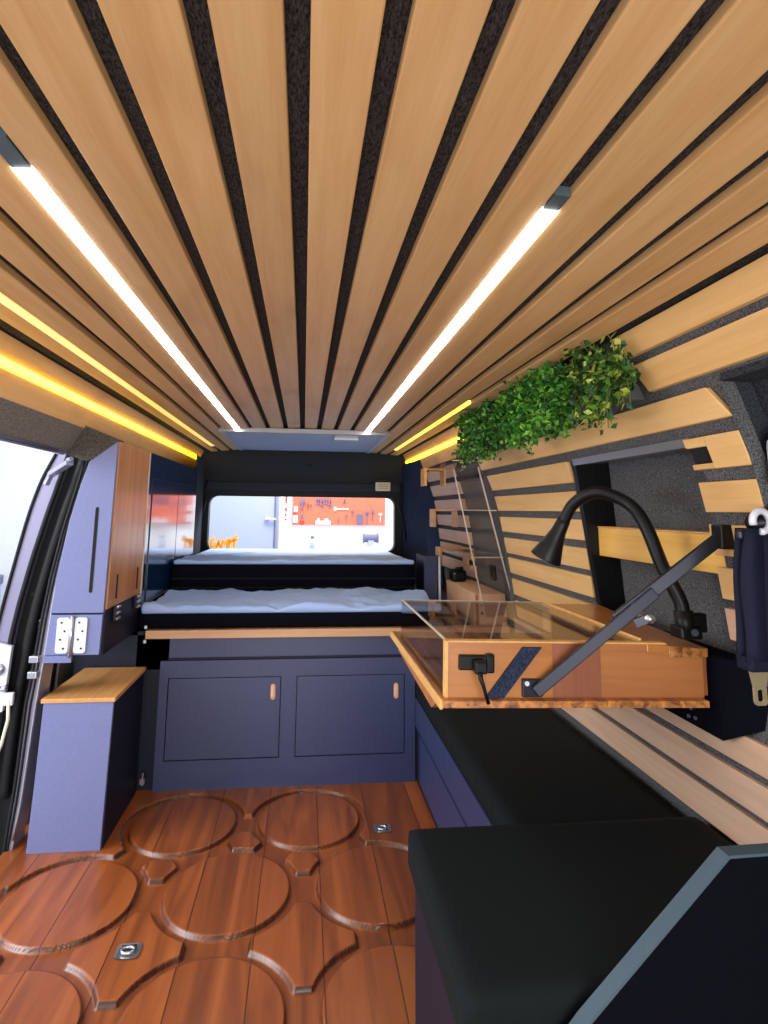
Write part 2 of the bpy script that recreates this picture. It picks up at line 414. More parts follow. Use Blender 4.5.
# ------------------------------------------------------------------ floor with carved rings
def make_floor():
    X0, X1, Y0, Y1 = -.93, .93, .95, 4.25
    GX0, GX1, GY0, GY1, st = -.93, .50, 1.15, 2.50, .0034
    discs = [(-.39, 2.245), (.05, 2.245)]
    for y in (1.87, 1.44, 1.01): discs += [(-.63, y), (-.19, y), (.25, y), (.69, y), (-1.07, y)]
    nx = int((GX1-GX0)/st); ny = int((GY1-GY0)/st)
    vs = []; gr = []
    def sm(t): t = max(0, min(1, t)); return t*t*(3-2*t)
    for j in range(ny+1):
        y = GY0+(GY1-GY0)*j/ny
        near = [d for d in discs if abs(d[1]-y) < .40]
        for i in range(nx+1):
            x = GX0+(GX1-GX0)*i/nx
            ds = sorted((x-cx)*(x-cx)+(y-cy)*(y-cy) for cx, cy in near)
            d1 = sqrt(ds[0]); d2 = sqrt(ds[1])
            disc = sm((.1830-d1)/.0045)
            isl = sm((d1-.2065)/.0045)*sm((d1+d2-.4575)/.006)
            if y > 2.285 or x < -.84: isl = sm((d1-.2065)/.0045)
            h = max(disc, isl)
            vs.append((x, y, -.014*(1-h))); gr.append(min(1, 4.2*(h*(1-h))**.6+.15*(1-h)))  # shade of the step edges painted dark, plus faint groove stain
    fs = [(j*(nx+1)+i, j*(nx+1)+i+1, (j+1)*(nx+1)+i+1, (j+1)*(nx+1)+i) for j in range(ny) for i in range(nx)]
    b = len(vs)
    for (x0, x1, y0, y1) in ((-.93, .93, -.4, 1.15), (.5, .93, 1.15, 2.5), (-.93, .93, 2.5, 4.25)):
        k = len(vs); vs += [(x0, y0, 0), (x1, y0, 0), (x1, y1, 0), (x0, y1, 0)]; fs.append((k, k+1, k+2, k+3)); gr += [0]*4
    k = len(vs); vs += [(-.93, -.4, -.05), (.93, -.4, -.05), (.93, 4.25, -.05), (-.93, 4.25, -.05)]; gr += [0]*4
    fs.append((k+3, k+2, k+1, k))
    vs += [(-.93, -.4, 0), (-.93, 4.25, 0)]; gr += [0]*2; fs.append((k, k+4, k+5, k+3))
    me = bpy.data.meshes.new('floor'); me.from_pydata(vs, [], fs); me.update()
    at = me.attributes.new('groove_shade', 'FLOAT', 'POINT'); at.data.foreach_set('value', gr)
    me.materials.append(M['floor'])
    for p in me.polygons: p.use_smooth = True
    o = bpy.data.objects.new('floor', me); COL.objects.link(o)
    struct(o, 'varnished red brown plank floor carved with round rings', 'floor')
make_floor()

# ------------------------------------------------------------------ ceiling and slats
YF, YR = -.3, 4.22
def make_ceiling():
    xs = [-.76+1.52*i/24 for i in range(25)]
    lo = [(x, cz(x)+.016) for x in xs]
    poly = lo + [(x, z+.03) for x, z in reversed(lo)]
    c = MB()
    n = len(lo)
    for a, b in zip(range(n-1), range(1, n)):
        c.prism([lo[a], lo[b], (lo[b][0], lo[b][1]+.03), (lo[a][0], lo[a][1]+.03)], 'y', YF, 4.30)
    co = c.build('ceiling', M['ceil_carpet'])
    struct(co, 'dark ribbed carpet ceiling lined with long wooden slats', 'ceiling')
    spans = [(-.684, -.640), (-.612, -.555), (-.531, -.474), (-.454, -.394), (-.366, -.318), (-.294, -.222), (-.197, -.124), (-.099, -.031),
             (-.006, .061), (.087, .155), (.180, .248), (.273, .336), (.362, .445), (.470, .537), (.562, .616), (.640, .696)]
    spans[3] = (-.454, -.392); spans[4] = (-.366, -.316)
    for x0, x1 in spans:
        ye = 3.16 if (abs(x0+x1)/2 < .47) else YR
        b = MB()
        z0, z1 = cz(x0), cz(x1)
        b.prism([(x0, z0), (x1, z1), (x1, z1+.017), (x0, z0+.017)], 'y', YF, ye)
        o = b.build('slat', M['ceil_wood'], co, bevel=.0025)
    return co
CEIL = make_ceiling()

# ------------------------------------------------------------------ LED strips
def led(name, pts, y0, y1, mat, label, off=None, cat='led strip'):
    """pts: cross-section polygon x,z"""
    t = thing(name, (pts[0][0], y0, pts[0][1]), label, cat)
    MB().prism(pts, 'y', y0, y1).build('diffuser', mat, t)
    if off:
        dz = .002
        MB().prism([(x, z+dz) for x, z in pts[:2]]+[(x, z) for x, z in pts[2:]], 'y', off, y0).build('unlit_profile', M['led_off'], t)
    return t
def gapsec(x0, x1, dz=-.003):
    return [(x0, cz(x0)+dz), (x1, cz(x1)+dz), (x1, cz(x1)+.014), (x0, cz(x0)+.014)]
led('led_strip', gapsec(-.3905, -.3675), .725, 3.16, M['led_white'], 'cool white glowing LED strip between ceiling slats on the door side', .66)
led('led_strip', gapsec(.3375, .3605), .74, 3.16, M['led_white'], 'cool white glowing LED strip between ceiling slats on the plant side', .70)
led('led_strip', [(-.638, cz(.638)+.001), (-.614, cz(.614)+.001), (-.614, cz(.614)+.014), (-.638, cz(.638)+.014)], .9, 3.9, M['amber_spill'], 'amber glow strip imitating LED light on outermost ceiling slats above the sliding door', cat='led strip')  # glowing strip stands in for yellow LED light on the board
led('led_strip', [(.618, cz(.618)+.001), (.640, cz(.640)+.001), (.640, cz(.640)+.014), (.618, cz(.618)+.014)], 2.12, 3.9, M['amber_spill2'], 'amber glowing strip between outermost ceiling slats above the plants', cat='led strip')
def corsec(s):
    return [(s*wx(1.466), 1.466), (s*(wx(1.466)-.010), 1.464), (s*(wx(1.448)-.010), 1.449), (s*wx(1.448), 1.447), (s*(wx(1.448)+.012), 1.447), (s*(wx(1.466)+.012), 1.466)]
led('led_strip', corsec(-1), .4, 4.18, M['led_yellow'], 'bright yellow LED strip along wooden cornice above the sliding door')
led('led_strip', corsec(1), 2.56, 4.18, M['led_yellow'], 'bright yellow LED strip along wooden cornice behind the plants')

# ------------------------------------------------------------------ side walls
def wall_slab(mb, side, z0, z1, y0, y1, inner=.014, thick=.022, n=8):
    """slab following the wall curve"""
    zs = [z0+(z1-z0)*i/n for i in range(n+1)]
    for a, b in zip(zs, zs[1:]):
        mb.prism([(side*(wx(a)+inner), a), (side*(wx(b)+inner), b), (side*(wx(b)+inner+thick), b), (side*(wx(a)+inner+thick), a)], 'y', y0, y1)
def slat(side, z0, z1, y0, y1, mat, parent, th=.014, ysh0=0., ysh1=0., bev=.002):
    """board on the wall; ysh: lean of its two cut ends"""
    a, b = wx(z0), wx(z1)
    p = [(a, y0, z0), (a+th, y0, z0), (a+th, y1, z0), (a, y1, z0), (b, y0+ysh0, z1), (b+th, y0+ysh0, z1), (b+th, y1+ysh1, z1), (b, y1+ysh1, z1)]
    return MB().hexa([(side*x, y, z) for x, y, z in p]).build('slat', mat, parent, bevel=bev)

WY0, WY1 = 1.15, 1.70          # blanked window recess
def make_wall_right():
    w = MB()
    wall_slab(w, 1, 0., .70, 1.0, 4.25)
    wall_slab(w, 1, .70, 1.262, 1.0, WY0, n=6)
    wall_slab(w, 1, .70, 1.262, WY1, 4.25, n=6)
    wall_slab(w, 1, 1.262, 1.56, 1.0, 4.25, n=6)
    wall_slab(w, 1, 1.372, 1.56, YF, 1.0, n=4)
    # recess: back panel, top and near side
    w.hexa([(1.0, 1.05, .66), (1.03, 1.05, .66), (1.03, 1.76, .66), (1.0, 1.76, .66), (.955, 1.05, 1.30), (.985, 1.05, 1.30), (.985, 1.76, 1.30), (.955, 1.76, 1.30)])
    o = w.build('wall_right', M['wall_carpet'])
    struct(o, 'right van wall in grey carpet with rows of wooden slats', 'wall')
    q = MB(); wall_slab(q, 1, .0, 1.372, YF, 1.04, inner=.075, thick=.04); q.box(wx(1.38)+.014, .96, YF, 1.0, 1.358, 1.374); 
    for a, b in ((0., .4), (.4, .8), (.8, 1.1), (1.1, 1.2), (1.2, 1.3), (1.3, 1.374)): q.prism([(wx(a)+.03, a), (wx(b)+.03, b), (wx(b)+.12, b), (wx(a)+.12, a)], 'y', 1.004, 1.04)
    q.build('front_recess', M['dark_carpet'], o)
    # black far jamb and recess lips
    j = MB()
    j.hexa([(wx(.7)+.012, WY1-.004, .7), (1.01, WY1-.004, .7), (1.01, WY1+.02, .7), (wx(.7)+.012, WY1+.02, .7),
            (wx(1.262)+.012, WY1-.004, 1.262), (.97, WY1-.004, 1.262), (.97, WY1+.02, 1.262), (wx(1.262)+.012, WY1+.02, 1.262)])
    j.box(wx(.7)+.012, 1.02, WY0-.02, WY1, .68, .704)
    j.build('recess_jamb', M['black_plastic'], o)
    MB().hexa([(.842, WY0, 1.246), (.96, WY0, 1.258), (.96, WY1, 1.258), (.842, WY1, 1.246), (.838, WY0, 1.266), (.96, WY0, 1.272), (.96, WY1, 1.272), (.838, WY1, 1.266)]).build('recess_lintel', M['alu'], o)
    # upper two rows: front part, plants between, cornice behind
    slat(1, 1.466, 1.517, YF, 1.235, M['wall_wood'], o, ysh1=.03)
    slat(1, 1.380, 1.446, YF, 1.21, M['wall_wood'], o, ysh1=.03)
    slat(1, 1.466, 1.517, 2.50, 4.2, M['wall_wood'], o)
    slat(1, 1.380, 1.446, 2.50, 4.2, M['wall_wood'], o)
    # row under the planter
    slat(1, 1.290, 1.354, 1.0, 2.58, M['wall_wood'], o, ysh0=.04, ysh1=.0)
    rows = [(1.195, 1.262), (1.104, 1.168), (1.013, 1.078), (.922, .988), (.838, .903), (.750, .815), (.660, .725)]
    for k, (a, b) in enumerate(rows):
        m = M['wall_wood'] if k < 4 else M['low_wood']
        # between window recess and the pillar: far end follows the leaning pillar
        lean = lambda z: 2.40+(z-.57)/(1.29-.57)*.14
        slat(1, a, b, WY1+.035-.06*(1.262-a)*.0, lean(a), M['wall_wood'], o, ysh1=lean(b)-lean(a))
        # near side of the recess
        if k == 0:
            slat(1, a, b, 1.0, 1.10, M['wall_wood'], o)
            slat(1, b-.020, b, 1.1002, 1.165, M['wall_wood'], o); slat(1, a, a+.012, 1.1002, 1.165, M['wall_wood'], o)
            q = MB(); wall_slab(q, 1, a+.012, b-.020, 1.100, 1.16, inner=.006, thick=.01, n=2); q.build('slat_notch', M['gap_black'], o)
        elif k < 5:
            slat(1, a, b, 1.0, WY0+.012, m, o)
        # rear rows behind the acrylic shelves
        if k < 6:
            slat(1, a, b, 2.98+(a-.6)*.1, 3.72, M['low_wood'], o)
    slat(1, 1.290, 1.354, 3.05, 3.72, M['low_wood'], o)
    for a, b in ((.585, .648), (.500, .566), (.412, .485)):
        slat(1, a, b, .75, 2.46, M['low_wood'], o)
    # dark pillar between slat fields
    q = MB()
    for a, b in ((.6, .8), (.8, 1.0), (1.0, 1.15), (1.15, 1.285)):
        l0, l1 = 2.42+(a-.57)/(.72)*.14, 2.42+(b-.57)/(.72)*.14
        q.hexa([(wx(a)+.006, l0, a), (wx(a)+.02, l0, a), (wx(a)+.02, l0+.40, a), (wx(a)+.006, l0+.40, a), (wx(b)+.006, l1, b), (wx(b)+.02, l1, b), (wx(b)+.02, l1+.40, b), (wx(b)+.006, l1+.40, b)])
    q.build('pillar_panel', M['wall_carpet'], o)
    # grey felted cut edge of the near end
    q = MB()
    zs = [.66+.69*i/10 for i in range(11)]
    for a, b in zip(zs, zs[1:]):
        q.prism([(wx(a)+.001, a), (wx(b)+.001, b), (wx(b)+.03, b), (wx(a)+.03, a)], 'y', .994, .9995)
    q.build('wall_edge', M['wall_carpet'], o)
    # navy corner panel beside the rear window
    q = MB(); zs = [.6+(1.44-.6)*i/10 for i in range(11)]
    A = [(wx(z)-.002, 3.722, z) for z in zs]; Bm = [(wx(z)-.03, 4.0, z) for z in zs]; B = [(.735, 4.24, z) for z in zs]
    q.strip(A, Bm); q.strip(Bm, B); q.build('corner_panel', M['navy_carpet'], o, smooth=True)
make_wall_right()

def make_wall_left():
    w = MB()
    wall_slab(w, -1, 0., 1.56, 2.46, 4.25, n=14)
    wall_slab(w, -1, 1.365, 1.56, YF, 2.46, n=4)
    # carpeted header above the door opening
    o = w.build('wall_left', M['olive_carpet'])
    struct(o, 'left van wall with carpeted header above the sliding door', 'wall')
    h = MB()
    h.prism([(-.792, 1.380), (-.838, 1.296), (-.90, 1.30), (-.86, 1.40)], 'y', YF, 2.16)
    h.build('door_header', M['olive_carpet'], o)
    for s0, s1 in ((1.466, 1.517), (1.380, 1.446)):
        slat(-1, s0, s1, YF, 4.2, M['wall_wood'], o)
    MB().prism([(-.664, 1.340), (-.735, 1.281), (-.775, 1.262), (-.845, 1.285), (-.845, 1.39), (-.79, 1.39)], 'y', 2.106, 2.15).build('header_return', M['header_carpet_dimmed'], o)
    # rear corner
    q = MB(); zs = [.6+(1.44-.6)*i/8 for i in range(9)]
    q.strip([(-.68, 3.64, z) for z in zs], [(-.725, 4.24, z) for z in zs]); q.build('corner_panel', M['dark_carpet'], o)
    q = MB(); q.prism([(-.835, 1.297), (-.875, 1.287), (-.90, 1.30), (-.86, 1.302)], 'y', YF, 2.15); q.build('door_rail', M['black_metal'], o)
    q = MB(); q.prism([(-.858, 1.290), (-.868, 1.286), (-.872, 1.290), (-.862, 1.294)], 'y', YF, 2.1); q.build('rail_lip', M['alu'], o)
make_wall_left()

# ------------------------------------------------------------------ rear wall with window
def rrect(x0, x1, z0, z1, r, n=6):
    out = []
    for cx, cz_, a0 in ((x1-r, z1-r, 0), (x0+r, z1-r, 90), (x0+r, z0+r, 180), (x1-r, z0+r, 270)):
        for i in range(n+1):
            a = radians(a0+90*i/n); out.append((cx+r*cos(a), cz_+r*sin(a)))
    return out
def ring(mb, A, B, y):
    n = len(A); i = len(mb.v)
    mb.v += [(x, y, z) for x, z in A]+[(x, y, z) for x, z in B]
    for k in range(n): k2 = (k+1) % n; mb.f.append((i+k, i+k2, i+n+k2, i+n+k))
def tunnel(mb, A, y0, y1, B=None):
    B = B or A; n = len(A); i = len(mb.v)
    mb.v += [(x, y0, z) for x, z in A]+[(x, y1, z) for x, z in B]
    for k in range(n): k2 = (k+1) % n; mb.f.append((i+k, i+k2, i+n+k2, i+n+k))
WIN = (-.705, .700, .778, 1.215, .075)
def make_rear():
    hole = rrect(*WIN)
    outer = []
    for x, z in hole:
        # project radially on to the outline of the wall
        cx, c0 = 0, .99
        outer.append((max(-.92, min(.92, (x-cx)*1.31)), 1.6 if z > 1.21-.001 else (.0 if z < .77 else max(0, min(1.6, c0+(z-c0)*2.6)))))
    w = MB(); ring(w, hole, outer, 4.25); ring(w, hole, outer, 4.30); tunnel(w, hole, 4.25, 4.30)
    o = w.build('wall_rear', M['dark_carpet']); struct(o, 'rear van wall covered in black carpet around the window', 'wall')
    # moulded step and seams round the rear door
    q = MB(); q.box(-.75, .75, 4.215, 4.25, 1.235, 1.30); q.build('header_ledge', M['dark_carpet'], o, bevel=.012)
    q = MB(); q.tube([(-.70, 4.2, 1.30), (-.72, 4.2, 1.22), (-.70, 4.2, 1.16), (-.735, 4.2, 1.02), (-.76, 4.2, .85)], .008, 8)
    q.tube([(.72, 4.2, 1.30), (.725, 4.2, 1.2), (.70, 4.2, 1.15), (.735, 4.2, 1.02), (.78, 4.2, .80)], .008, 8)
    q.build('door_seal', M['rubber'], o, smooth=True)
    MB().tube([(.04, 4.24, 1.43), (.04, 4.20, 1.43)], .012, 10).build('header_hole', M['gap_black'], o)
    # window
    inner = rrect(WIN[0]+.022, WIN[1]-.022, WIN[2]+.022, WIN[3]-.022, .06)
    out2 = rrect(WIN[0]-.03, WIN[1]+.03, WIN[2]-.03, WIN[3]+.03, .1)
    g = MB(); i = len(g.v); g.v += [(x, 4.275, z) for x, z in inner]; g.f.append(tuple(range(len(inner))))
    win = g.build('window_1', M['glass']); struct(win, 'wide rear van window with rounded corners', 'window')
    f = MB(); ring(f, inner, out2, 4.225); tunnel(f, inner, 4.225, 4.30); tunnel(f, out2, 4.225, 4.26)
    f.build('window_frame', M['rubber'], win)
make_rear()

def make_sticker():
    t = thing('window_sticker', (-.58, 4.272, .85), 'orange graffiti lettering sticker in the corner of rear window', 'sticker')
    m = MB(); y = 4.270
    def stroke(pts, r=.011): m.tube([(-.665+p[0]*.19, y, .805+p[1]*.105) for p in pts], r, 6)
    stroke([(.17, .66), (.06, .72), (.0, .5), (.03, .22), (.15, .2), (.17, .42), (.1, .43)])
    stroke([(.24, .18), (.30, .68), (.37, .2)]); stroke([(.26, .4), (.35, .4)])
    stroke([(.43, .15), (.45, .72), (.53, .4), (.60, .72), (.63, .18)])
    stroke([(.70, .14), (.71, .74)]); stroke([(.70, .72), (.82, .62), (.72, .46)])
    stroke([(.88, .18), (.88, .8), (1.0, .95)]); stroke([(.82, .62), (1.02, .7)])
    stroke([(.0, .06), (.3, .1), (.6, .02), (.95, .1)], .006); stroke([(.05, .84), (.12, .95), (.2, .82)], .005)
    m.build('lettering', M['orange'], t)
make_sticker()

def make_lamp_box():
    t = thing('interior_lamp', (.584, 4.20, 1.27), 'small cream rectangular lamp on the black header above rear window', 'lamp')
    box(.528, .640, 4.190, 4.212, 1.243, 1.308).build('lens', M['cream'], t, bevel=.004)
    box(.515, .650, 4.185, 4.214, 1.310, 1.332).build('housing', M['black_plastic'], t, bevel=.004)
    for z in (1.262, 1.276, 1.290):
        box(.545, .624, 4.1885, 4.1905, z, z+.003).build('printed_line', M['out_dark'], t)
make_lamp_box()

def make_hatch():
    t = thing('roof_hatch', (0, 3.65, 1.53), 'glossy rectangular roof panel, pale from reflection, at the rear end of the ceiling', 'roof panel')
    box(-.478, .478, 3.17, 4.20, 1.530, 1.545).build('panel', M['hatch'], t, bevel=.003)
    q = MB(); q.box(-.482, .482, 3.150, 3.172, 1.520, 1.548); q.build('front_lip', M['alu'], t, bevel=.003)
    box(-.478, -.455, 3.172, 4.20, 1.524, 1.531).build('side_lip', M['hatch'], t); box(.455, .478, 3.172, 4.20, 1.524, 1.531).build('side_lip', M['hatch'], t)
    t = thing('ceiling_box', (.236, 3.3, 1.51), 'small pale blue box fixed under the roof panel', 'box')
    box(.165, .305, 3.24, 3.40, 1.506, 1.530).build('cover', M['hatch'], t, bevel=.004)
    box(.165, .305, 3.236, 3.241, 1.500, 1.512).build('switch_strip', M['white_metal'], t)
make_hatch()

# ------------------------------------------------------------------ bed cabinet and mattresses
def rounded_slot(cx, cz_, w, h, n=8):
    r = w/2; out = []
    for i in range(n+1): a = pi*i/n; out.append((cx+r*cos(a), cz_+h/2-r+r*sin(a)))
    for i in range(n+1): a = pi+pi*i/n; out.append((cx+r*cos(a), cz_-h/2+r+r*sin(a)))
    return out
def make_bed():
    t = thing('bed_cabinet', (0, 3.3, 0), 'wide navy cabinet under the bed with two flush doors', 'cabinet')
    box(-.90, .915, 2.50, 4.20, .0, .585).build('carcass', M['navy_dark'], t)
    Y = 2.484
    f = MB()     # face frame around the door openings
    for r in ((-.56, .487, 0, .108), (-.56, .487, .42, .486), (-.56, -.526, .108, .42), (-.072, -.010, .108, .42), (.443, .487, .108, .42)):
        f.box(r[0], r[1], Y, 2.50, r[2], r[3])
    f.build('face_frame', M['navy'], t)
    for x0, x1, hx, hz in ((-.523, -.075, -.105, .360), (-.007, .440, .406, .354)):
        d = box(x0, x1, Y+.001, 2.50, .111, .417).build('door', M['navy'], t, bevel=.0015)
        h = MB(); h.prism(rounded_slot(hx, hz, .019, .062), 'y', Y-.0015, Y+.004); h.build('finger_hole', M['ply_x'], d)
        h = MB(); h.prism(rounded_slot(hx-.003, hz+.003, .009, .046), 'y', Y-.002, Y+.004); h.build('finger_hole_inside', M['box_wood'], d)
    box(-.53, .49, Y+.006, 2.50, .496, .574).build('rail_panel', M['navy'], t, bevel=.002)
    box(-.66, -.532, Y+.02, 2.50, .45, .60).build('side_filler', M['navy_dark'], t)
    box(-.622, .90, 2.466, 2.515, .576, .608).build('edge_trim', M['ply_x'], t, bevel=.002)
    for z in (.566, .622): box(-.628, -.618, 2.468, 2.48, z-.006, z+.006).build('bracket', M['steel'], t)
    q = MB(); q.tube([(-.597, 2.47, .03), (-.597, 2.47, .075)], .005, 8); q.box(-.606, -.588, 2.464, 2.476, .036, .056); q.build('catch', M['steel'], t)
    # mattresses
    def wr(c, s):
        f = 0
        f += .020*noise.noise(Vector((c.x*3.2+s, c.y*9-c.x*5, s)))
        f += .018*abs(noise.noise(Vector((c.x*7+c.y*6+s, c.y*5-c.x*3, s+4))))
        f += .006*noise.noise(Vector((c.x*22, c.y*16+c.x*14, s+9)))
        return f
    t = thing('mattress', (0, 2.76, .60), 'low front mattress with rumpled top, pale blue from window sheen, at bed edge', 'mattress')
    bm_obj(soft_block(-.66, .615, 2.485, 3.02, .609, .672, .015, (30, 12, 3)), 'core', M['matt_dark'], t)
    bm_obj(soft_block(-.655, .61, 2.492, 3.015, .668, .694, .012, (130, 52, 2), .02, 2.3, wr), 'sheet', M['sheet'], t)  # added top layer, carries the window sheen as colour
    t = thing('mattress', (0, 3.6, .60), 'thick raised rear mattress with dark front under the window', 'mattress')
    bm_obj(soft_block(-.66, .60, 3.03, 4.20, .588, .822, .02, (30, 20, 6), 1, 0, lambda c, s: -(c.y-3.03)*.036), 'core', M['matt_dark'], t)
    bm_obj(soft_block(-.655, .595, 3.035, 4.19, .816, .838, .01, (110, 70, 2), .012, 7.7, lambda c, s: wr(c, s)*.55-(c.y-3.03)*.036), 'sheet', M['sheet'], t)  # same added layer, window reflection put into its colour
    q = MB()
    for z in (.70, .745): q.box(-.655, .595, 3.027, 3.033, z, z+.004)
    q.build('seam', M['gap_black'], t)
make_bed()

# ------------------------------------------------------------------ left cabinets
def make_left_cabs():
    t = thing('wall_cabinet', (-.76, 2.3, .6), 'tall lilac grey wall cabinet with plywood side and black slot', 'cabinet')
    prof = [(-.670, 1.335), (-.674, .742), (-.846, .742), (-.838, .85), (-.812, 1.054), (-.785, 1.18), (-.762, 1.262), (-.735, 1.282)]
    MB().prism([(-.674, 1.34), (-.676, .60), (-.846, .60), (-.836, .85), (-.811, 1.054), (-.783, 1.18), (-.764, 1.262), (-.737, 1.283)], 'y', 2.116, 2.50).build('carcass', M['navy_dark'], t)
    MB().prism(prof, 'y', 2.10, 2.116).build('front_panel', M['lilac_board'], t, bevel=.0015)
    lp = [(-.6755, .736), (-.678, .605), (-.852, .605), (-.846, .736)]
    low = MB().prism(lp, 'y', 2.10, 2.116).build('lower_panel', M['lilac_board'], t, bevel=.0015)
    MB().prism([(-.765, .604), (-.765, .582), (-.855, .582), (-.853, .604)], 'y', 2.096, 2.112).build('lower_lip', M['lilac_board'], t)
    MB().prism(rounded_slot(-.722, .955, .011, .292), 'y', 2.0985, 2.104).build('slot', M['gap_black'], t)
    # hinge: two screwed plates and the knuckle
    for x0, x1 in ((-.820, -.779), (-.762, -.722)):
        p = MB().prism(rrect(x0, x1, .612, .728, .009, 4), 'y', 2.094, 2.101).build('hinge_plate', M['white_metal'], t, bevel=.001)
        for zz in (.628, .657, .684, .712):
            xx = (x0+x1)/2+(.006 if zz in (.628, .684) else -.006)
            MB().tube([(xx, 2.0945, zz), (xx, 2.0925, zz)], .0035, 8).build('screw', M['black_metal'], p)
    MB().tube([(-.771, 2.094, .600), (-.771, 2.094, .734)], .007, 10).build('hinge_knuckle', M['steel'], t, smooth=True)
    # aisle side: plywood door above dark base
    MB().box(-.678, -.668, 2.118, 2.525, .750, 1.338).build('plywood_door', M['ply_z'], t, bevel=.0015)
    MB().box(-.680, -.671, 2.118, 2.525, .600, .747).build('lower_side', M['navy_dark'], t)
    MB().box(-.670, -.664, 2.522, 2.528, .745, 1.338).build('door_edge', M['acrylic_edge'], t)
    for y in (2.20, 2.455):
        l = MB().box(-.668, -.656, y-.016, y+.016, .700, .752).build('latch', M['black_metal'], t, bevel=.002)
        q = MB()
        for z in (.706, .726, .746): q.tube([(-.654, y-.018, z), (-.654, y+.018, z)], .0045, 8)
        q.build('latch_bar', M['steel'], l, smooth=True)
        MB().box(-.668, -.664, y-.0035, y+.0035, .775, .86).build('latch_rod', M['black_plastic'], l)
    # glossy blue cabinet behind
    t = thing('wall_cabinet', (-.8, 3.08, .6), 'glossy dark blue cabinet along the left wall above the bed', 'cabinet')
    MB().prism([(-.673, 1.34), (-.673, .60), (-.92, .60), (-.84, 1.30), (-.795, 1.378)], 'y', 2.53, 3.66).build('carcass', M['gloss_navy'], t)
    for y0, y1 in ((2.618, 3.136), (3.146, 3.60)):
        box(-.6725, -.669, y0, y1, .700, 1.228).build('door', M['gloss_navy'], t, bevel=.001)
    q = MB()
    q.box(-.6738, -.6722, 2.612, 3.606, 1.229, 1.233); q.box(-.6738, -.6722, 2.612, 2.617, .70, 1.23); q.box(-.6738, -.6722, 3.138, 3.144, .70, 1.23)
    q.build('door_gap', M['gap_black'], t)
    box(-.6725, -.668, 2.60, 3.05, .690, .6945).build('highlight_strip', M['alu'], t)  # pale strip stands in for a highlight below the doors
    # floor box
    t = thing('floor_cabinet', (-.74, 2.29, 0), 'lilac grey floor box with wooden top beside sliding door', 'cabinet')
    MB().prism([(-.626, 0), (-.854, 0), (-.848, .2), (-.842, .454), (-.618, .454)], 'y', 2.10, 2.114).build('front_panel', M['lilac_board'], t, bevel=.0015)
    box(-.85, -.622, 2.114, 2.478, 0, .454).build('carcass', M['navy_dark'], t)
    box(-.85, -.612, 2.096, 2.478, .454, .468).build('top_board', M['ply_y'], t, bevel=.002)
make_left_cabs()

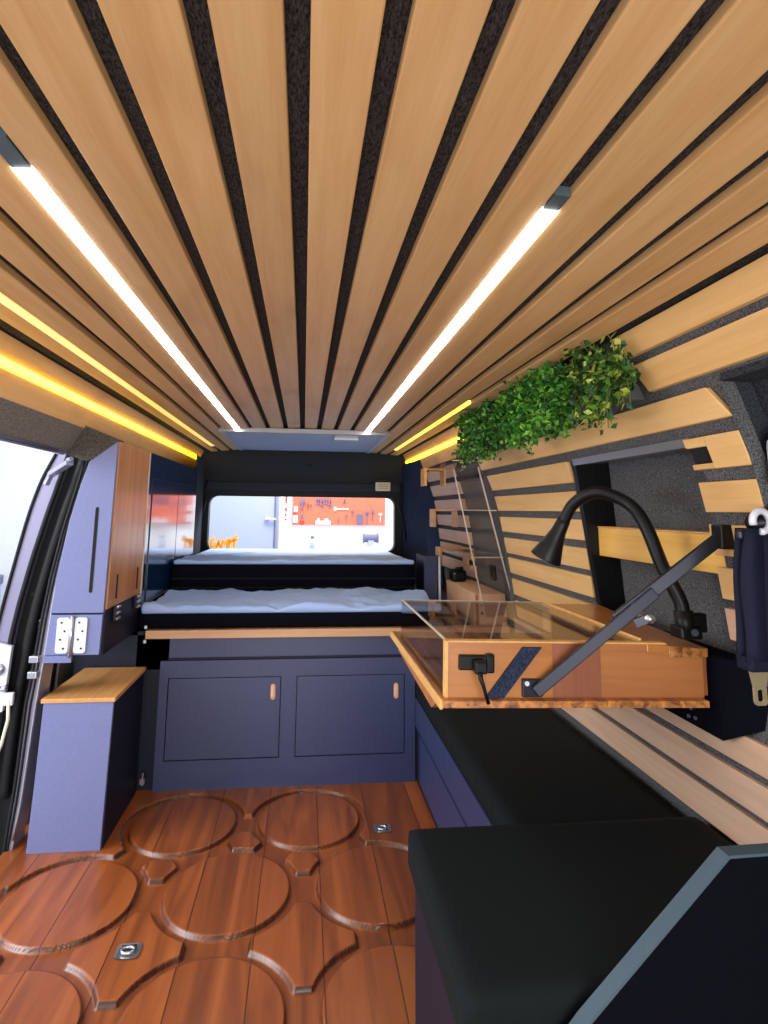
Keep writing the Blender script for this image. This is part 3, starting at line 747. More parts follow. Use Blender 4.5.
# ------------------------------------------------------------------ door frame and sliding door
def curve_strip(A, B, y, depth):
    """vertical curved band; A, B polylines of (x, z) with the same count"""
    m = MB(); n = len(A)
    m.strip([(x, y, z) for x, z in A], [(x, y, z) for x, z in B])
    m.strip([(x, y, z) for x, z in A], [(x, y+depth, z) for x, z in A])
    m.strip([(x, y, z) for x, z in B], [(x, y+depth, z) for x, z in B])
    return m
def resample(tab, zs):
    t = sorted((z, x) for x, z in tab)
    return [(interp(t, z), z) for z in zs]
def make_door():
    zs = [-.07+1.345*i/26 for i in range(27)]
    inner = resample([(-.755, 1.29), (-.772, 1.23), (-.813, 1.054), (-.835, .90), (-.849, .778), (-.862, .579), (-.874, .45), (-.892, .138), (-.918, -.069)], zs)
    jl = resample([(-.782, 1.29), (-.800, 1.2), (-.840, 1.019), (-.866, .86), (-.883, .711), (-.900, .5), (-.907, .451), (-.916, .2), (-.936, -.069)], zs)
    mid = [((a[0]*.42+b[0]*.58), a[1]) for a, b in zip(inner, jl)]
    d = curve_strip(inner, jl, 2.13, .08).build('door_1', M['jamb_paint'], smooth=False)
    struct(d, 'curved lilac rear pillar of the sliding door opening', 'door frame')
    q = MB(); q.tube([(x, 2.126, z) for x, z in mid], .0035, 6); q.build('pillar_seam', M['rubber'], d, smooth=True)
    q = MB(); q.tube([(x, 2.124, z) for x, z in jl], .005, 6); q.build('pillar_seal', M['rubber'], d, smooth=True)
    q = MB(); q.tube([(x, 2.118, z) for x, z in inner[2:]], .004, 6); q.build('pillar_trim', M['steel'], d, smooth=True)
    q = MB()
    for z in (.53, .58): q.box(-.905, -.875, 2.105, 2.13, z, z+.022)
    q.build('striker', M['steel'], d, bevel=.003)
    # dark inner skin between pillar and sliding door
    z2 = [-.35+1.66*i/60 for i in range(61)]
    dr = resample([(-.945, 1.31), (-.953, 1.274), (-.981, 1.162), (-1.003, 1.078), (-1.022, .994), (-1.040, .915), (-1.055, .838), (-1.074, .734), (-1.089, .63), (-1.112, .4), (-1.125, .1), (-1.13, -.35)], z2)
    dl = resample([(-.984, 1.332), (-.991, 1.314), (-1.013, 1.265), (-1.035, 1.213), (-1.051, 1.16), (-1.066, 1.102), (-1.080, 1.037), (-1.092, .971), (-1.112, .855), (-1.132, .734), (-1.157, .562), (-1.178, .3), (-1.186, .0), (-1.19, -.35)], z2)
    ji = resample([(-.80, 1.30), (-.86, 1.1), (-.93, .8), (-.95, .45), (-.965, .14), (-.985, -.35)], z2)
    t = thing('sliding_door', (-1.05, 2.4, -.3), 'open sliding van door with silver lilac edge and black rubber inside', 'van door')
    curve_strip(dr, dl, 2.38, .7).build('painted_edge', M['lilac_paint'], t)
    m = MB(); m.strip([(x, 2.42, z) for x, z in ji], [(x, 2.42, z) for x, z in dr]); m.strip([(x, 2.42, z) for x, z in ji], [(x, 2.9, z) for x, z in ji])
    m.build('inner_panel', M['rubber'], t)
    q = MB(); q.tube([(x, 2.376, z) for x, z in dl], .006, 6); q.tube([(x, 2.376, z) for x, z in dr], .009, 6); q.build('edge_seal', M['rubber'], t, smooth=True)
    q = MB(); q.tube([(x+.055, 2.40, z) for x, z in dr[14:]], [.02]*len(dr[14:]), 8); q.build('bulb_seal', M['rubber'], t, smooth=True)
    # roller arm at the top
    q = MB(); q.bar((-.86, 2.18, 1.262), (-.985, 2.33, 1.225), .028, .018); q.bar((-.985, 2.33, 1.225), (-1.005, 2.34, 1.185), .02, .016)
    q.tube([(-.84, 2.14, 1.272), (-.875, 2.2, 1.272)], .009, 8)
    q.build('roller_arm', M['jamb_paint'], t, bevel=.003)
    # screws and catches half-way down
    for x, z in ((-1.02, .73), (-1.05, .70), (-1.035, .66), (-1.0, .76)): MB().tube([(x+.03, 2.405, z), (x+.03, 2.42, z)], .008, 8).build('screw', M['steel'], t)
    q = MB(); q.bar((-.99, 2.41, .78), (-1.05, 2.41, .76), .01, .012); q.bar((-.98, 2.41, .66), (-1.05, 2.41, .63), .012, .02); q.build('catch_arm', M['black_metal'], t)
    # latch plate on the edge
    p = MB().prism([(-1.155, .60), (-1.075, .58), (-1.085, .35), (-1.16, .33)], 'y', 2.352, 2.372).build('latch_plate', M['white_metal'], t, bevel=.003)
    q = MB(); q.tube([(-1.112, 2.345, .50), (-1.112, 2.352, .50)], .022, 12); q.tube([(-1.118, 2.345, .44), (-1.118, 2.352, .44)], .012, 10); q.tube([(-1.088, 2.345, .44), (-1.085, 2.35, .43)], .014, 10)
    q.build('latch_bolt', M['steel'], p, smooth=True)
    pts = [(-1.062, 2.34, .40), (-1.052, 2.33, .33), (-1.062, 2.32, .25), (-1.085, 2.32, .185), (-1.115, 2.32, .13)]
    q = MB(); q.tube(pts, .0065, 8); q.build('door_strap', M['cream'], t, smooth=True)
    q = MB(); q.box(-1.085, -1.045, 2.335, 2.352, .375, .42); q.build('strap_anchor', M['white_metal'], t, bevel=.004)
make_door()

# ------------------------------------------------------------------ benches
def make_bench():
    t = thing('bench_box', (.70, 1.9, 0), 'long navy bench box against the right wall with drawer line', 'bench')
    box(.492, .925, 1.335, 2.482, 0, .326).build('carcass', M['navy_dark'], t, bevel=.002)
    box(.4875, .493, 1.36, 2.40, .03, .205).build('drawer_front', M['navy'], t, bevel=.001)
    box(.4875, .493, 1.34, 2.48, .215, .326).build('upper_rail', M['navy'], t, bevel=.001)
    t = thing('seat_cushion', (.70, 1.9, .326), 'long charcoal seat cushion on the far bench under the table', 'cushion')
    bm_obj(soft_block(.485, .915, 1.335, 2.478, .327, .394, .018, (16, 40, 4), .004, 3.3), 'cover', M['cushion'], t)
    t = thing('bench_box', (.6, 1.1, 0), 'short dark bench box nearest the camera beside bare floor', 'bench')
    box(.258, .925, .885, 1.322, 0, .345).build('carcass', M['navy_dark'], t, bevel=.002)
    t = thing('seat_cushion', (.58, 1.1, .345), 'square charcoal seat cushion nearest the camera, front right', 'cushion')
    bm_obj(soft_block(.240, .915, .889, 1.330, .346, .421, .014, (26, 18, 4), .004, 8.3), 'cover', M['cushion'], t)
    # end panel
    t = thing('end_panel', (.65, .86, 0), 'black bench end panel with sloping slate edge, front right corner', 'panel')
    poly = [(.925, 0), (.30, 0), (.30, .300), (.405, .405), (.633, .603), (.925, .607)]
    MB().prism(poly, 'y', .850, .870).build('board', M['matt_dark'], t)
    e = MB()
    e.prism([(.300, .300), (.405, .405), (.633, .603), (.925, .607), (.925, .611), (.631, .607), (.402, .408), (.298, .303)], 'y', .8485, .872)
    e.build('edge_band', M['cushion_edge'], t)
make_bench()

# ------------------------------------------------------------------ fold-down table
def make_table():
    R = (.585, 1.5, .70)
    t = thing('folding_table', R, 'honey wood fold-down tray table with clear acrylic lid on a strut', 'table')
    box(.290, .871, 1.192, 1.86, .699, .713).build('base_board', M['table_base'], t, bevel=.0015)
    box(.284, .291, 1.190, 1.862, .697, .716).build('base_edge', M['table_edge'], t, bevel=.002)
    Y0, Y1 = 1.212, 1.229
    box(.306, .532, Y0, Y1, .713, .823).build('front_panel', M['table_x'], t)
    box(.532, .640, Y0, Y1, .713, .823).build('front_panel', M['table_red'], t)
    MB().prism([(.640, .713), (.874, .713), (.874, .797), (.795, .797), (.795, .823), (.640, .823)], 'y', Y0, Y1).build('front_panel', M['table_tan'], t)
    box(.299, .306, Y0-.002, Y1, .713, .826).build('corner_strip', M['table_edge'], t, bevel=.001)
    box(.306, .79, Y0-.001, Y1+.002, .823, .826).build('top_lip', M['table_edge'], t)
    # closed compartment along the wall
    MB().hexa([(.745, 1.209, .806), (.886, 1.209, .797), (.900, 1.70, .812), (.745, 1.70, .812), (.745, 1.209, .824), (.886, 1.209, .815), (.900, 1.70, .831), (.745, 1.70, .831)]).build('compartment_top', M['table_x'], t, bevel=.002)
    MB().hexa([(.795, 1.208, .797), (.874, 1.208, .797), (.874, 1.229, .797), (.795, 1.229, .797), (.795, 1.208, .8205), (.874, 1.208, .815), (.874, 1.229, .815), (.795, 1.229, .8205)]).build('end_block', M['table_base'], t, bevel=.001)
    box(.745, .900, 1.686, 1.70, .713, .812).build('compartment_end', M['table_x'], t)
    box(.874, .900, 1.229, 1.686, .713, .812).build('compartment_back', M['inner_red'], t)
    box(.741, .7455, 1.229, 1.70, .806, .832).build('compartment_edge', M['table_edge'], t, bevel=.001)
    # acrylic
    box(.304, .745, 1.228, 1.755, .824, .8265).build('acrylic_lid', M['acrylic'], t)
    box(.300, .3035, 1.229, 1.755, .713, .824).build('acrylic_side', M['acr_dark'], t)
    box(.304, .745, 1.752, 1.755, .713, .824).build('acrylic_back', M['acrylic'], t)
    q = MB(); q.box(.3005, .3045, 1.229, 1.755, .8235, .8275); q.box(.304, .745, 1.7525, 1.7555, .8235, .8275); q.build('acrylic_edge', M['acrylic_edge'], t)
    MB().prism([(1.25, .699), (1.335, .655), (1.78, .672), (1.83, .699)], 'x', .300, .318).build('underside_batten', M['table_x'], t)
    # carpet strip and socket on the front
    MB().prism([(.385, .7145), (.424, .7145), (.507, .815), (.466, .815)], 'y', Y0-.006, Y0).build('carpet_strip', M['navy_carpet'], t)
    s = box(.327, .392, Y0-.009, Y0, .769, .799).build('socket', M['black_plastic'], t, bevel=.003)
    box(.384, .402, Y0-.014, Y0, .764, .802).build('socket_flap', M['black_plastic'], s, bevel=.004)
    # strut, built in two overlapping arms, with its foot bracket and joint knob
    b = MB().prism([(.463, .716), (.505, .716), (.520, .735), (.505, .752), (.463, .752)], 'y', Y0-.008, Y0).build('strut_bracket', M['black_metal'], t, bevel=.002)
    q = MB(); q.tube([(.472, Y0-.011, .744), (.472, Y0-.006, .744)], .005, 10); q.build('screw', M['white_metal'], b)
    P = Vector((.488, 1.198, .728)); Q = Vector((.862, 1.112, 1.062))
    lo = MB(); mid = P.lerp(Q, .64); lo.bar(P, mid, .009, .024); lo.build('strut_lower_arm', M['black_metal'], t, bevel=.002)
    hi = MB(); hi.bar(P.lerp(Q, .44)+Vector((.0, .012, .004)), Q, .012, .026); hi.build('strut_upper_arm', M['black_metal'], t, bevel=.002)
    k = MB(); c = P.lerp(Q, .56)+Vector((.012, -.006, -.026)); k.tube([c+Vector((0, -.012, 0)), c+Vector((0, .03, 0))], .009, 12); k.build('strut_knob', M['steel'], t, smooth=True)
    k = MB(); k.bar(P.lerp(Q, .50)+Vector((.012, 0, -.018)), c, .012, .016); k.build('strut_joint', M['black_metal'], t)
    k = MB(); k.box(.848, .895, 1.095, 1.128, 1.035, 1.085); k.build('strut_wall_bracket', M['black_plastic'], t, bevel=.003)
    t.rotation_euler = (0, radians(1.3), 0)
    # plug with its lead
    p = thing('power_plug', (.368, 1.195, .78), 'black plug with short hanging lead in the table socket', 'plug')
    box(.356, .382, 1.178, 1.2025, .772, .797).build('plug_body', M['black_plastic'], p, bevel=.004)
    q = MB(); q.tube([(.366, 1.180, .776), (.366, 1.176, .765), (.371, 1.176, .752), (.376, 1.178, .735), (.383, 1.182, .716)], [.0055, .005, .004, .0038, .0038], 8)
    q.build('lead', M['black_plastic'], p, smooth=True)
make_table()

# ------------------------------------------------------------------ gooseneck lamp
def bez(pts, n=40):
    """Catmull-Rom through the points"""
    P = [Vector(p) for p in pts]; P = [P[0]*2-P[1]]+P+[P[-1]*2-P[-2]]; out = []
    segs = len(P)-3
    for i in range(segs):
        for k in range(n//segs):
            t = k/(n//segs); a, b, c, d = P[i:i+4]
            out.append(.5*((2*b)+(c-a)*t+(2*a-5*b+4*c-d)*t*t+(3*b-a-3*c+d)*t**3))
    out.append(P[-2]); return out
def make_lamp():
    t = thing('gooseneck_lamp', (.875, 1.22, .84), 'black gooseneck reading lamp bent over the wooden tray table', 'lamp')
    path = bez([(.855, 1.235, .860), (.853, 1.24, .905), (.831, 1.26, .974), (.813, 1.29, 1.070), (.797, 1.33, 1.123), (.747, 1.38, 1.152), (.707, 1.43, 1.125), (.686, 1.46, 1.072)], 56)
    MB().tube(path, .0155, 12).build('gooseneck', M['black_plastic'], t, smooth=True)
    e = path[-1]; d = (Vector((.644, 1.49, .970))-e).normalized()
    prof = [(-.012, .0165), (.004, .018), (.025, .0195), (.06, .028), (.102, .041), (.106, .041)]
    h = MB(); h.tube([e+d*s for s, r in prof], [r for s, r in prof], 20); h.build('lamp_head', M['black_plastic'], t, smooth=True)
    h = MB(); h.tube([e+d*.1055, e+d*.1075], .034, 18); h.build('lamp_lens', M['cream'], t)
    b = MB(); b.tube([(.856, 1.232, .835), (.855, 1.235, .885)], .020, 12); b.build('collar', M['black_plastic'], t, smooth=True)
    b = MB(); b.box(.835, .885, 1.215, 1.26, .826, .852); b.box(.868, .905, 1.225, 1.245, .838, .880); b.build('clamp', M['black_plastic'], t, bevel=.004)
    b = MB(); b.tube([(.862, 1.21, .842), (.866, 1.222, .842)], .008, 10); b.build('clamp_screw', M['black_metal'], t)
make_lamp()

# ------------------------------------------------------------------ right wall fittings
def make_right_things():
    t = thing('wall_shelf', (.95, 1.41, .98), 'thick yellow pine shelf across the blanked window recess', 'shelf')
    box(.912, .985, WY0-.0, 1.697, .970, 1.055).build('board', M['pine_y'], t, bevel=.002)
    box(.910, .985, WY0-.0, 1.697, 1.0555, 1.0590).build('top_face', M['table_edge'], t)
    # acrylic shelf unit
    t = thing('acrylic_shelves', (.80, 2.8, .62), 'clear acrylic shelf unit on three wooden brackets beside rear window', 'shelf unit')
    def acp(m, pts, mat, nm, par=t): return m.build(nm, mat, par)
    MB().hexa([(.805, 2.50, .64), (.945, 2.50, .66), (.945, 2.503, .66), (.805, 2.503, .64), (.672, 2.50, 1.275), (.785, 2.50, 1.30), (.785, 2.503, 1.30), (.672, 2.503, 1.275)]).build('upright', M['acrylic'], t)
    q = MB(); q.bar((.805, 2.499, .64), (.672, 2.499, 1.275), .004, .005); q.bar((.943, 2.499, .66), (.784, 2.499, 1.30), .004, .006); q.build('upright_edge', M['acrylic_edge'], t)
    for zt, xl, xr in ((1.335, .655, .775), (1.112, .705, .838), (.905, .737, .90)):
        hgt = .098
        # bracket frame: top and two legs, seen end-on
        g = MB(); y0, y1 = 3.06, 3.16
        g.box(xl, xr, y0, y1, zt-.012, zt); g.box(xl, xl+.014, y0, y1, zt-hgt, zt-.012); g.box(xr-.008, xr, y0, y1, zt-hgt, zt-.012)
        g.build('shelf_bracket', M['ply_y'], t, bevel=.001)
        box(xl+.01, wx(zt), 2.506, 3.06, zt-.008, zt-.005).build('shelf', M['acrylic'], t)
        q = MB(); q.box(xl+.01, wx(zt)-.005, 2.503, 2.507, zt-.009, zt-.004); q.build('shelf_edge', M['acrylic_edge'], t)
    # peach wood box behind the table
    t = thing('wooden_crate', (.78, 2.7, .61), 'closed peach wood box behind the table below acrylic shelves', 'box')
    MB().hexa([(.772, 2.53, .586), (.914, 2.53, .586), (.914, 3.05, .586), (.772, 3.05, .586), (.768, 2.53, .738), (.908, 2.53, .738), (.908, 3.05, .738), (.768, 3.05, .738)]).build('box_body', M['box_wood'], t, bevel=.003)
    for z in (.655, .69): MB().tube([(.80, 2.529, z), (.80, 2.535, z)], .006, 10).build('screw_hole', M['gap_black'], t)
    q = MB(); q.bar((.778, 2.529, .588), (.775, 2.529, .737), .003, .012, (1, 0, 0)); q.build('corner_joint', M['table_tan'], t)
    # small navy cabinet between bed and crate
    t = thing('side_cabinet', (.68, 3.0, .69), 'small dark navy upright cabinet with pale edge at bed side', 'cabinet')
    box(.646, .735, 3.02, 3.25, .586, .86).build('carcass', M['navy_dark'], t, bevel=.002)
    box(.642, .712, 3.012, 3.02, .586, .862).build('front_panel', M['navy'], t)
    box(.718, .728, 3.008, 3.02, .586, .86).build('pale_edge', M['white_metal'], t)
    t = thing('water_tap', (.80, 2.95, .739), 'black folded tap on the peach wood box', 'tap')
    box(.772, .850, 2.93, 3.02, .739, .800).build('body', M['black_plastic'], t, bevel=.015)
    q = MB(); q.tube([(.785, 2.93, .79), (.785, 2.90, .81), (.82, 2.90, .812)], .009, 10); q.build('spout', M['black_plastic'], t, smooth=True)
    box(.779, .787, 2.926, 2.931, .780, .788).build('button', M['white_metal'], t)
    t = thing('wall_socket', (.885, 2.70, .80), 'small black socket on the grey pillar panel', 'socket')
    box(wx(.81)-.006, wx(.81)+.008, 2.655, 2.73, .78, .85).build('plate', M['black_plastic'], t, bevel=.003)
    t = thing('shelf_lamp', (.80, 2.75, 1.25), 'black bar light at the top of grey pillar panel', 'light')
    box(wx(1.262)-.02, wx(1.262)+.01, 2.60, 2.92, 1.255, 1.275).build('housing', M['black_plastic'], t, bevel=.004)
    # black housing low on the wall
    t = thing('wall_box', (.91, 1.3, .62), 'black angular box low on the wall under the table', 'box')
    MB().hexa([(.893, 1.19, .625), (.945, 1.085, .690), (.955, 1.45, .640), (.893, 1.45, .625), (.897, 1.195, .795), (.94, 1.04, .80), (.95, 1.45, .80), (.905, 1.45, .795)]).build('housing', M['matt_dark'], t, bevel=.004)
    for y, z in ((1.26, .668), (1.235, .672), (1.245, .652), (1.222, .655)): MB().tube([(.8955, y+.05, z-.01), (.890, y+.05, z-.01)], .004, 8).build('screw', M['steel'], t)
    # seat belt
    t = thing('seat_belt', (.84, 1.0, 1.09), 'folded navy seat belt hanging from a white ring on the wall', 'seat belt')
    A = []; 
    w = MB()
    cx = lambda z: .842+(1.08-z)*-.06
    zs = [1.075-.235*i/10 for i in range(11)]
    for side, yy in ((0, .985), (1, 1.005)):
        L = [(cx(z)-.034+.004*sin(z*30), yy+.004*sin(z*22+side), z) for z in zs]; Rr = [(cx(z)+.036, yy+.004*sin(z*22+1+side), z) for z in zs]
        Mi = [(cx(z)+.002, yy-.006, z) for z in zs]
        w.strip(L, Mi); w.strip(Mi, Rr)
    o = w.build('webbing', M['belt'], t, smooth=True); md = o.modifiers.new('thick', 'SOLIDIFY'); md.thickness = .006
    box(.796, .872, .975, 1.012, .822, .848).build('stitched_end', M['belt'], t, bevel=.006)
    r = MB(); c = Vector((.838, .972, 1.088))
    r.tube([c+Vector((.017*cos(a), -.002, .019*sin(a))) for a in [radians(-100+300*i/16) for i in range(17)]], .0065, 8); r.build('guide_ring', M['white_metal'], t, smooth=True)
    r = MB(); r.tube([(.828, .985, 1.085), (.95, .99, 1.09)], .013, 12); r.tube([(.858, .985, 1.10), (.90, .985, 1.07)], .02, 12); r.build('anchor', M['black_plastic'], t, smooth=True)
    r = MB(); r.bar((.80, .985, 1.063), (.89, .985, 1.066), .012, .018); r.build('guide_bar', M['black_metal'], t, bevel=.004)
    g = MB(); tg = rrect(.8105, .8355, .763, .797, .006, 3); ho = rrect(.817, .829, .769, .790, .004, 3)
    ring(g, ho, tg, .990); ring(g, ho, tg, .994); tunnel(g, ho, .990, .994); tunnel(g, tg, .990, .994)
    g.prism([(.806, .823), (.842, .823), (.835, .795), (.811, .795)], 'y', .9895, .9945)
    g.build('buckle_tongue', M['gold_metal'], t)
    # grey belt trim further up
    t = thing('pillar_trim', (.89, .97, 1.2), 'grey plastic trim on the wall above the seat belt', 'trim')
    bm = soft_block(.872, .93, .90, .985, 1.135, 1.265, .025, (6, 8, 10)); bm_obj(bm, 'cover', M['felt'], t)
    bm = soft_block(.868, .90, .93, .98, 1.15, 1.25, .02, (4, 6, 8)); bm_obj(bm, 'cap', M['white_metal'], t)
make_right_things()

# ------------------------------------------------------------------ planter and plants
def leaf(mb, p, d, n, L, W, fold=.25):
    d = d.normalized(); s = d.cross(n)
    if s.length < 1e-4: s = d.cross(Vector((.3, .5, .8)))
    s.normalize(); n = s.cross(d).normalized()
    i = len(mb.v)
    a = p; b = p+d*L*.45+s*W*.5+n*W*fold; c = p+d*L; e = p+d*L*.45-s*W*.5+n*W*fold; m = p+d*L*.5
    mb.v += [tuple(a), tuple(b), tuple(c), tuple(e), tuple(m)]
    mb.f += [(i, i+1, i+4), (i+1, i+2, i+4), (i+2, i+3, i+4), (i+3, i, i+4)]
def rv(r, s=1.): return Vector((r.uniform(-s, s), r.uniform(-s, s), r.uniform(-s, s)))
def plant(name, y0, y1, zc, label, mat, seed, n_stem, size, spread, reach=.07, ivy=False):
    r = random.Random(seed)
    ym = (y0+y1)/2
    t = thing(name, (.775, ym, 1.40), label, 'plant')
    st = MB(); lf = MB()
    for k in range(n_stem):
        y = r.uniform(y0, y1); base = Vector((.752, y, 1.40+r.uniform(-.01, .03)))
        out = Vector((-r.uniform(.02, reach), r.uniform(-.5, .5)*spread, r.uniform(-.10, .105)))
        tip = base+out
        tip.y = min(max(tip.y, y0-.02), y1+.02)
        mid = base.lerp(tip, .55)+Vector((-.012, 0, .02))
        st.tube([base, mid, tip], .0012, 4, cap=False)
        m = r.randint(7, 11)
        for q in range(m):
            f = q/(m-1); p = base.lerp(mid, f*2) if f < .5 else mid.lerp(tip, f*2-1)
            if ivy:
                d = rv(r)+Vector((-.5, 0, -.1)); leaf(lf, p+rv(r, .008), d, Vector((-1, 0, .6))+rv(r, .5), size*r.uniform(.6, 1.2), size*r.uniform(.6, .95), .12)
            else:
                for z in range(3):
                    d = rv(r)+Vector((-.45, 0, .05)); leaf(lf, p+rv(r, .012), d, rv(r)+Vector((-.5, 0, .5)), size*r.uniform(.6, 1.25), size*r.uniform(.5, .85), .35)
    st.build('stems', M['stem'], t); lf.build('foliage', mat, t)
    return t
def sprig(pts, n, size, mat, parent, seed):
    r = random.Random(seed); P = bez(pts, 20); m = MB(); m.tube(P, .0013, 5); m.build('trailing_stem', M['stem'], parent)
    l = MB()
    for k in range(n):
        p = P[int((k+.5)/n*(len(P)-1))]; leaf(l, p, rv(r)+Vector((-.3, 0, -.3)), Vector((-1, 0, .3))+rv(r, .3), size*r.uniform(.7, 1.2), size*r.uniform(.6, .9), .1)
    l.build('trailing_leaves', mat, parent)
def make_plants():
    t = thing('wall_planter', (.79, 1.9, 1.37), 'long grey felt planter trough set between slats under cornice', 'planter')
    q = MB(); pf = [(.735, 1.372), (wx(1.372)+.012, 1.362), (wx(1.372)+.012, 1.378), (.742, 1.386)]
    q.hexa([(.752, 1.235, 1.366), (.80, 1.235, 1.366), (.80, 2.54, 1.366), (.752, 2.54, 1.366), (.742, 1.245, 1.408), (.79, 1.245, 1.408), (.79, 2.54, 1.408), (.742, 2.54, 1.408)])
    q.build('trough', M['felt'], t, bevel=.004)
    q = MB(); q.box(.752, .786, 1.25, 2.53, 1.404, 1.412); q.build('soil', M['dark_carpet'], t)
    a = plant('parsley_plant', 1.97, 2.38, 1.42, 'bushy dark green leafy plant at the rear end of planter', M['parsley'], 3, 230, .023, .10, .10)
    sprig([(.745, 2.38, 1.40), (.715, 2.44, 1.37), (.70, 2.46, 1.32), (.705, 2.45, 1.28)], 16, .022, M['sprig'], a, 5)
    sprig([(.745, 2.2, 1.40), (.715, 2.2, 1.37), (.71, 2.18, 1.34), (.715, 2.12, 1.32)], 14, .020, M['sprig'], a, 6)
    b = plant('fern_plant', 1.45, 1.83, 1.43, 'curly bright green leafy plant in the middle of planter', M['parsley2'], 4, 250, .021, .09, .105)
    c = plant('ivy_plant', 1.19, 1.37, 1.43, 'variegated yellow green ivy at the near end of planter', M['ivy'], 9, 130, .023, .08, .095, True)
    sprig([(.745, 1.33, 1.40), (.742, 1.32, 1.365), (.752, 1.315, 1.338), (.765, 1.30, 1.33)], 6, .020, M['ivy'], c, 12)
    sprig([(.745, 1.36, 1.40), (.742, 1.36, 1.365), (.752, 1.37, 1.338), (.765, 1.375, 1.328)], 5, .020, M['ivy'], c, 13)
make_plants()

# ------------------------------------------------------------------ floor fittings
def make_anchors():
    for (x, y, rot, label) in ((-.407, 1.654, .3, 'chrome tie-down ring set in the floor near the doorway'), (.303, 2.147, 0, 'chrome tie-down ring set in the floor near the bench')):
        t = thing('floor_anchor', (x, y, 0), label, 'floor anchor')
        m = MB(); o = rrect(x-.031, x+.031, y-.026, y+.026, .012, 4); i = rrect(x-.022, x+.022, y-.018, y+.018, .009, 4)
        n = len(o)
        for (A, B, za, zb) in ((o, i, .003, .002), (i, rrect(x-.02, x+.02, y-.016, y+.016, .008, 4), .002, -.004)):
            k = len(m.v); m.v += [(a, b, za) for a, b in A]+[(a, b, zb) for a, b in B]
            for j in range(n): j2 = (j+1) % n; m.f.append((k+j, k+j2, k+n+j2, k+n+j))
        k = len(m.v); m.v += [(a, b, .0005) for a, b in rrect(x-.021, x+.021, y-.017, y+.017, .008, 4)]; m.f.append(tuple(range(k, k+n)))
        m.build('plate', M['steel'], t)
        r = MB(); r.tube([(x+.015*cos(a), y-.002+.011*sin(a), .006) for a in [2*pi*j/16 for j in range(17)]], .0035, 8); r.build('ring', M['steel'], t, smooth=True)
        r = MB(); r.tube([(x-.018, y+.010, .005), (x+.018, y+.010, .005)], .004, 8); r.build('pin', M['black_metal'], t, smooth=True)
make_anchors()

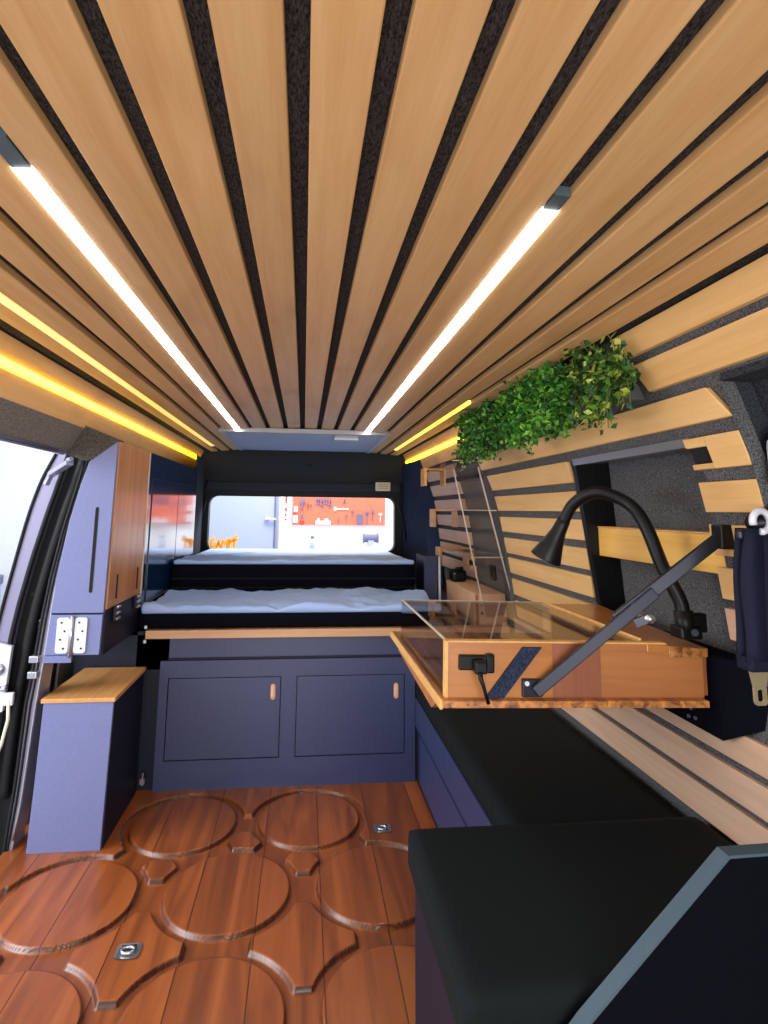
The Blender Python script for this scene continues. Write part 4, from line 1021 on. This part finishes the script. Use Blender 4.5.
# ------------------------------------------------------------------ workshop outside
def make_outside():
    g = MB().box(-14, 10, -8, 16, -.52, -.45).build('ground', M['ground']); struct(g, 'pale concrete workshop ground outside the van', 'ground')
    w = MB().box(-5, 6, 6.5, 6.6, -.45, 3.2).build('wall_workshop', M['out_white']); struct(w, 'white workshop wall seen through the rear window', 'wall')
    w = MB().box(-4.3, -4.2, -4, 14, -.45, 4.5).build('wall_outside', M['out_white']); struct(w, 'bright white workshop wall seen through the sliding door', 'wall')
    q = MB()
    for z in (.3, .9, 1.5, 2.1): q.box(-4.201, -4.198, -4, 14, z, z+.012)
    q.build('wall_joint', M['alu'], w)
    d = MB().box(-2.6, -.30, 6.44, 6.5, -.45, 2.6).build('door_2', M['out_grey']); struct(d, 'lilac grey workshop door with lever handle', 'door')
    q = MB(); q.box(-.325, -.308, 6.435, 6.441, -.45, 2.6); q.build('door_seam', M['out_dark'], d)
    q = MB(); q.tube([(-.40, 6.40, 1.0), (-.40, 6.44, 1.0)], .022, 10); q.bar((-.40, 6.40, 1.0), (-.30, 6.40, .995), .02, .02); q.build('door_handle', M['white_metal'], d)
    c = MB().box(-.262, -.135, 6.38, 6.5, -.45, 3.0).build('trim_1', M['out_white']); struct(c, 'white post between grey door and pegboard', 'post')
    q = MB()
    for z, h in ((1.17, .07), (1.08, .04), (1.03, .02), (.98, .02)): q.box(-.205, -.185, 6.376, 6.381, z, z+h)
    q.build('post_mark', M['tool_red'], c)
    t = thing('pegboard', (.4, 6.48, .93), 'orange red tool pegboard on the workshop wall outside rear window', 'pegboard')
    box(-.118, .925, 6.47, 6.4995, .932, 1.55).build('board', M['peg'], t)
    Y = 6.4699
    X = lambda px: -.124+(px/5.9-13)*.01143
    Z = lambda py: 1.24-(py/5.9-12)*.0113
    G = 'tools on the orange pegboard'
    def tool(name, label, cat, fn, col):
        m = MB(); fn(m); o = m.build(name, M[col]); tag(o, label, cat, G)
    def hang(m, px, py0, py1, w, hw, hh):      # shaft with a wider head or handle
        m.box(X(px)-w/2, X(px)+w/2, Y-.008, Y, Z(py1), Z(py0)); m.box(X(px)-hw/2, X(px)+hw/2, Y-.014, Y, Z(py0)-hh, Z(py0))
    def plier(m, px, py0, py1):
        x = X(px); z0, z1 = Z(py1), Z(py0)
        m.bar((x-.012, Y-.006, z0), (x+.002, Y-.006, z0+.6*(z1-z0)), .008, .009); m.bar((x+.012, Y-.006, z0), (x-.002, Y-.006, z0+.6*(z1-z0)), .008, .009)
        m.box(x-.009, x+.009, Y-.01, Y, z0+.55*(z1-z0), z1)
    names = ['first', 'second', 'third', 'fourth', 'fifth', 'sixth']
    for k, px in enumerate((218, 232, 248, 264, 280, 296)):
        tool('pliers', 'grey pliers, %s from the left in the upper pegboard row' % names[k], 'pliers', lambda m, px=px, k=k: plier(m, px, 76, 112+(k % 3)*9), 'out_dark')
    tool('pliers', 'open grey pliers alone at the top centre of pegboard', 'pliers', lambda m: plier(m, 378, 78, 104), 'out_dark')
    tool('screwdriver', 'red screwdriver hanging left of the pliers row', 'screwdriver', lambda m: hang(m, 166, 110, 150, .006, .014, .03), 'tool_red')
    tool('screwdriver', 'dark screwdriver hanging just left of the pliers row', 'screwdriver', lambda m: hang(m, 183, 108, 148, .006, .014, .03), 'out_dark')
    tool('wrench', 'long pale wrench hung level at the pegboard centre', 'wrench', lambda m: (m.box(X(322), X(402), Y-.01, Y, Z(142), Z(134)), m.box(X(316), X(330), Y-.012, Y, Z(150), Z(126))), 'tool_white')
    tool('file', 'short dark file low at the pegboard centre', 'file', lambda m: hang(m, 345, 196, 228, .006, .012, .02), 'out_dark')
    tool('file', 'thin dark file with a crossbar right of pegboard centre', 'file', lambda m: hang(m, 390, 172, 222, .006, .02, .012), 'out_dark')
    tool('hammer', 'small hammer hanging right of the long wrench', 'hammer', lambda m: hang(m, 425, 148, 190, .008, .028, .014), 'out_dark')
    tool('tool_holder', 'grey square holder on the right half of pegboard', 'holder', lambda m: m.box(X(452), X(484), Y-.03, Y, Z(228), Z(166)), 'out_dark')
    tool('spanner', 'broad grey spanner right of the square holder', 'spanner', lambda m: hang(m, 512, 150, 225, .013, .036, .03), 'out_dark')
    tool('spanner', 'slim grey spanner second right of the square holder', 'spanner', lambda m: hang(m, 545, 142, 205, .012, .026, .035), 'out_dark')
    tool('mallet', 'white mallet at the right end of pegboard', 'mallet', lambda m: hang(m, 590, 160, 214, .008, .04, .025), 'tool_white')
    tool('tape_roll', 'red ring of tape at the lower left of pegboard', 'tape', lambda m: m.tube([(X(133)+.022*cos(a), Y-.008, Z(220)+.022*sin(a)) for a in [2*pi*j/14 for j in range(15)]], .006, 6), 'tool_red')
    tool('tool_clip', 'dark clip above the red tape ring', 'clip', lambda m: m.box(X(125), X(140), Y-.012, Y, Z(190), Z(172)), 'out_dark')
    tool('paper_box', 'upper white box at the left pegboard edge', 'box', lambda m: m.box(X(84), X(106), Y-.03, Y, Z(158), Z(126)), 'tool_white')
    tool('paper_box', 'lower white box at the left pegboard edge', 'box', lambda m: m.box(X(80), X(108), Y-.03, Y, Z(220), Z(178)), 'tool_white')
    tool('drill', 'blue grey drill hanging at the upper left of pegboard', 'drill', lambda m: (m.box(X(122), X(148), Y-.03, Y, Z(108), Z(84)), m.box(X(126), X(138), Y-.03, Y, Z(140), Z(108))), 'out_dark')
    tool('tool_tray', 'pale tray of small tools low on the pegboard', 'tray', lambda m: (m.box(X(210), X(298), Y-.06, Y, Z(228), Z(208)), m.box(X(222), X(232), Y-.05, Y-.04, Z(208), Z(192)), m.box(X(262), X(284), Y-.05, Y-.04, Z(208), Z(194))), 'tool_white')
    t = thing('workbench', (.4, 6.2, -.45), 'white workbench with a dark top edge outside the rear window', 'workbench')
    box(-.13, 1.4, 5.95, 6.46, .63, .665).build('worktop', M['tool_white'], t)
    box(-.13, 1.4, 5.945, 5.951, .655, .668).build('worktop_edge', M['out_dark'], t)
    box(-.10, 1.37, 6.0, 6.45, -.45, .63).build('bench_body', M['out_white'], t)
    t = thing('bench_canister', (.10, 6.1, .665), 'grey canister standing on the workbench outside', 'canister')
    MB().tube([(.10, 6.1, .665), (.10, 6.1, .80)], .032, 14).build('canister_body', M['out_grey'], t, smooth=True)
    MB().tube([(.10, 6.1, .80), (.10, 6.1, .825)], .02, 14).build('canister_cap', M['out_dark'], t, smooth=True)
    t = thing('bench_grinder', (.75, 6.2, .665), 'grey bench grinder on a white base on the workbench', 'grinder')
    box(.60, .90, 6.1, 6.35, .6655, .715).build('base', M['tool_white'], t, bevel=.01)
    q = MB(); q.tube([(.66, 6.2, .80), (.80, 6.2, .80)], .045, 14); q.tube([(.645, 6.2, .80), (.66, 6.2, .80)], .055, 16); q.tube([(.80, 6.2, .80), (.815, 6.2, .80)], .055, 16); q.build('motor', M['out_dark'], t, smooth=False)
    box(.70, .76, 6.15, 6.25, .715, .78).build('stand', M['out_grey'], t)
    t = thing('storage_drum', (-3.2, 6.0, -.45), 'grey drum standing outside beyond the sliding door', 'drum')
    MB().tube([(-3.2, 6.0, -.45), (-3.2, 6.0, .35)], .28, 20).build('drum_body', M['out_grey'], t, smooth=True)
    MB().tube([(-3.2, 6.0, .35), (-3.2, 6.0, .42)], .29, 20).build('drum_lid', M['out_dark'], t)
make_outside()

# ------------------------------------------------------------------ light
def area(name, loc, target, sx, sy, power, col):
    l = bpy.data.lights.new(name, 'AREA'); l.shape = 'RECTANGLE'; l.size = sx; l.size_y = sy; l.energy = power; l.color = col
    o = bpy.data.objects.new(name, l); COL.objects.link(o); o.location = loc
    o.rotation_euler = (Vector(target)-Vector(loc)).to_track_quat('-Z', 'Y').to_euler()
    return o
W = bpy.data.worlds.new('world'); SC.world = W; W.use_nodes = True
bg = W.node_tree.nodes['Background']; bg.inputs['Color'].default_value = (.86, .92, 1, 1); bg.inputs['Strength'].default_value = 1.7
area('windscreen_fill', (0, -1.2, .75), (0, 1.6, 1.5), 1.5, .9, 46, (1, .97, .93))  # daylight from the cab end, placed as added fill aimed at the ceiling
area('doorway_light', (-2.4, 1.0, 1.5), (.2, 1.5, .5), 1.6, 1.4, 80, (.9, .94, 1))
area('workshop_light', (.3, 5.3, 3.0), (.3, 6.4, .9), 2.4, 1.0, 120, (1, 1, 1))

area('rear_window_light', (.2, 5.1, 1.75), (.1, 3.2, .85), 1.6, .5, 55, (.88, .94, 1))

SC.view_settings.view_transform = 'Standard'
SC.view_settings.look = 'None'
SC.view_settings.exposure = .0
try:
    SC.cycles.max_bounces = 10; SC.cycles.transparent_max_bounces = 16; SC.cycles.use_denoising = True
    SC.cycles.sample_clamp_indirect = 6
except Exception: pass
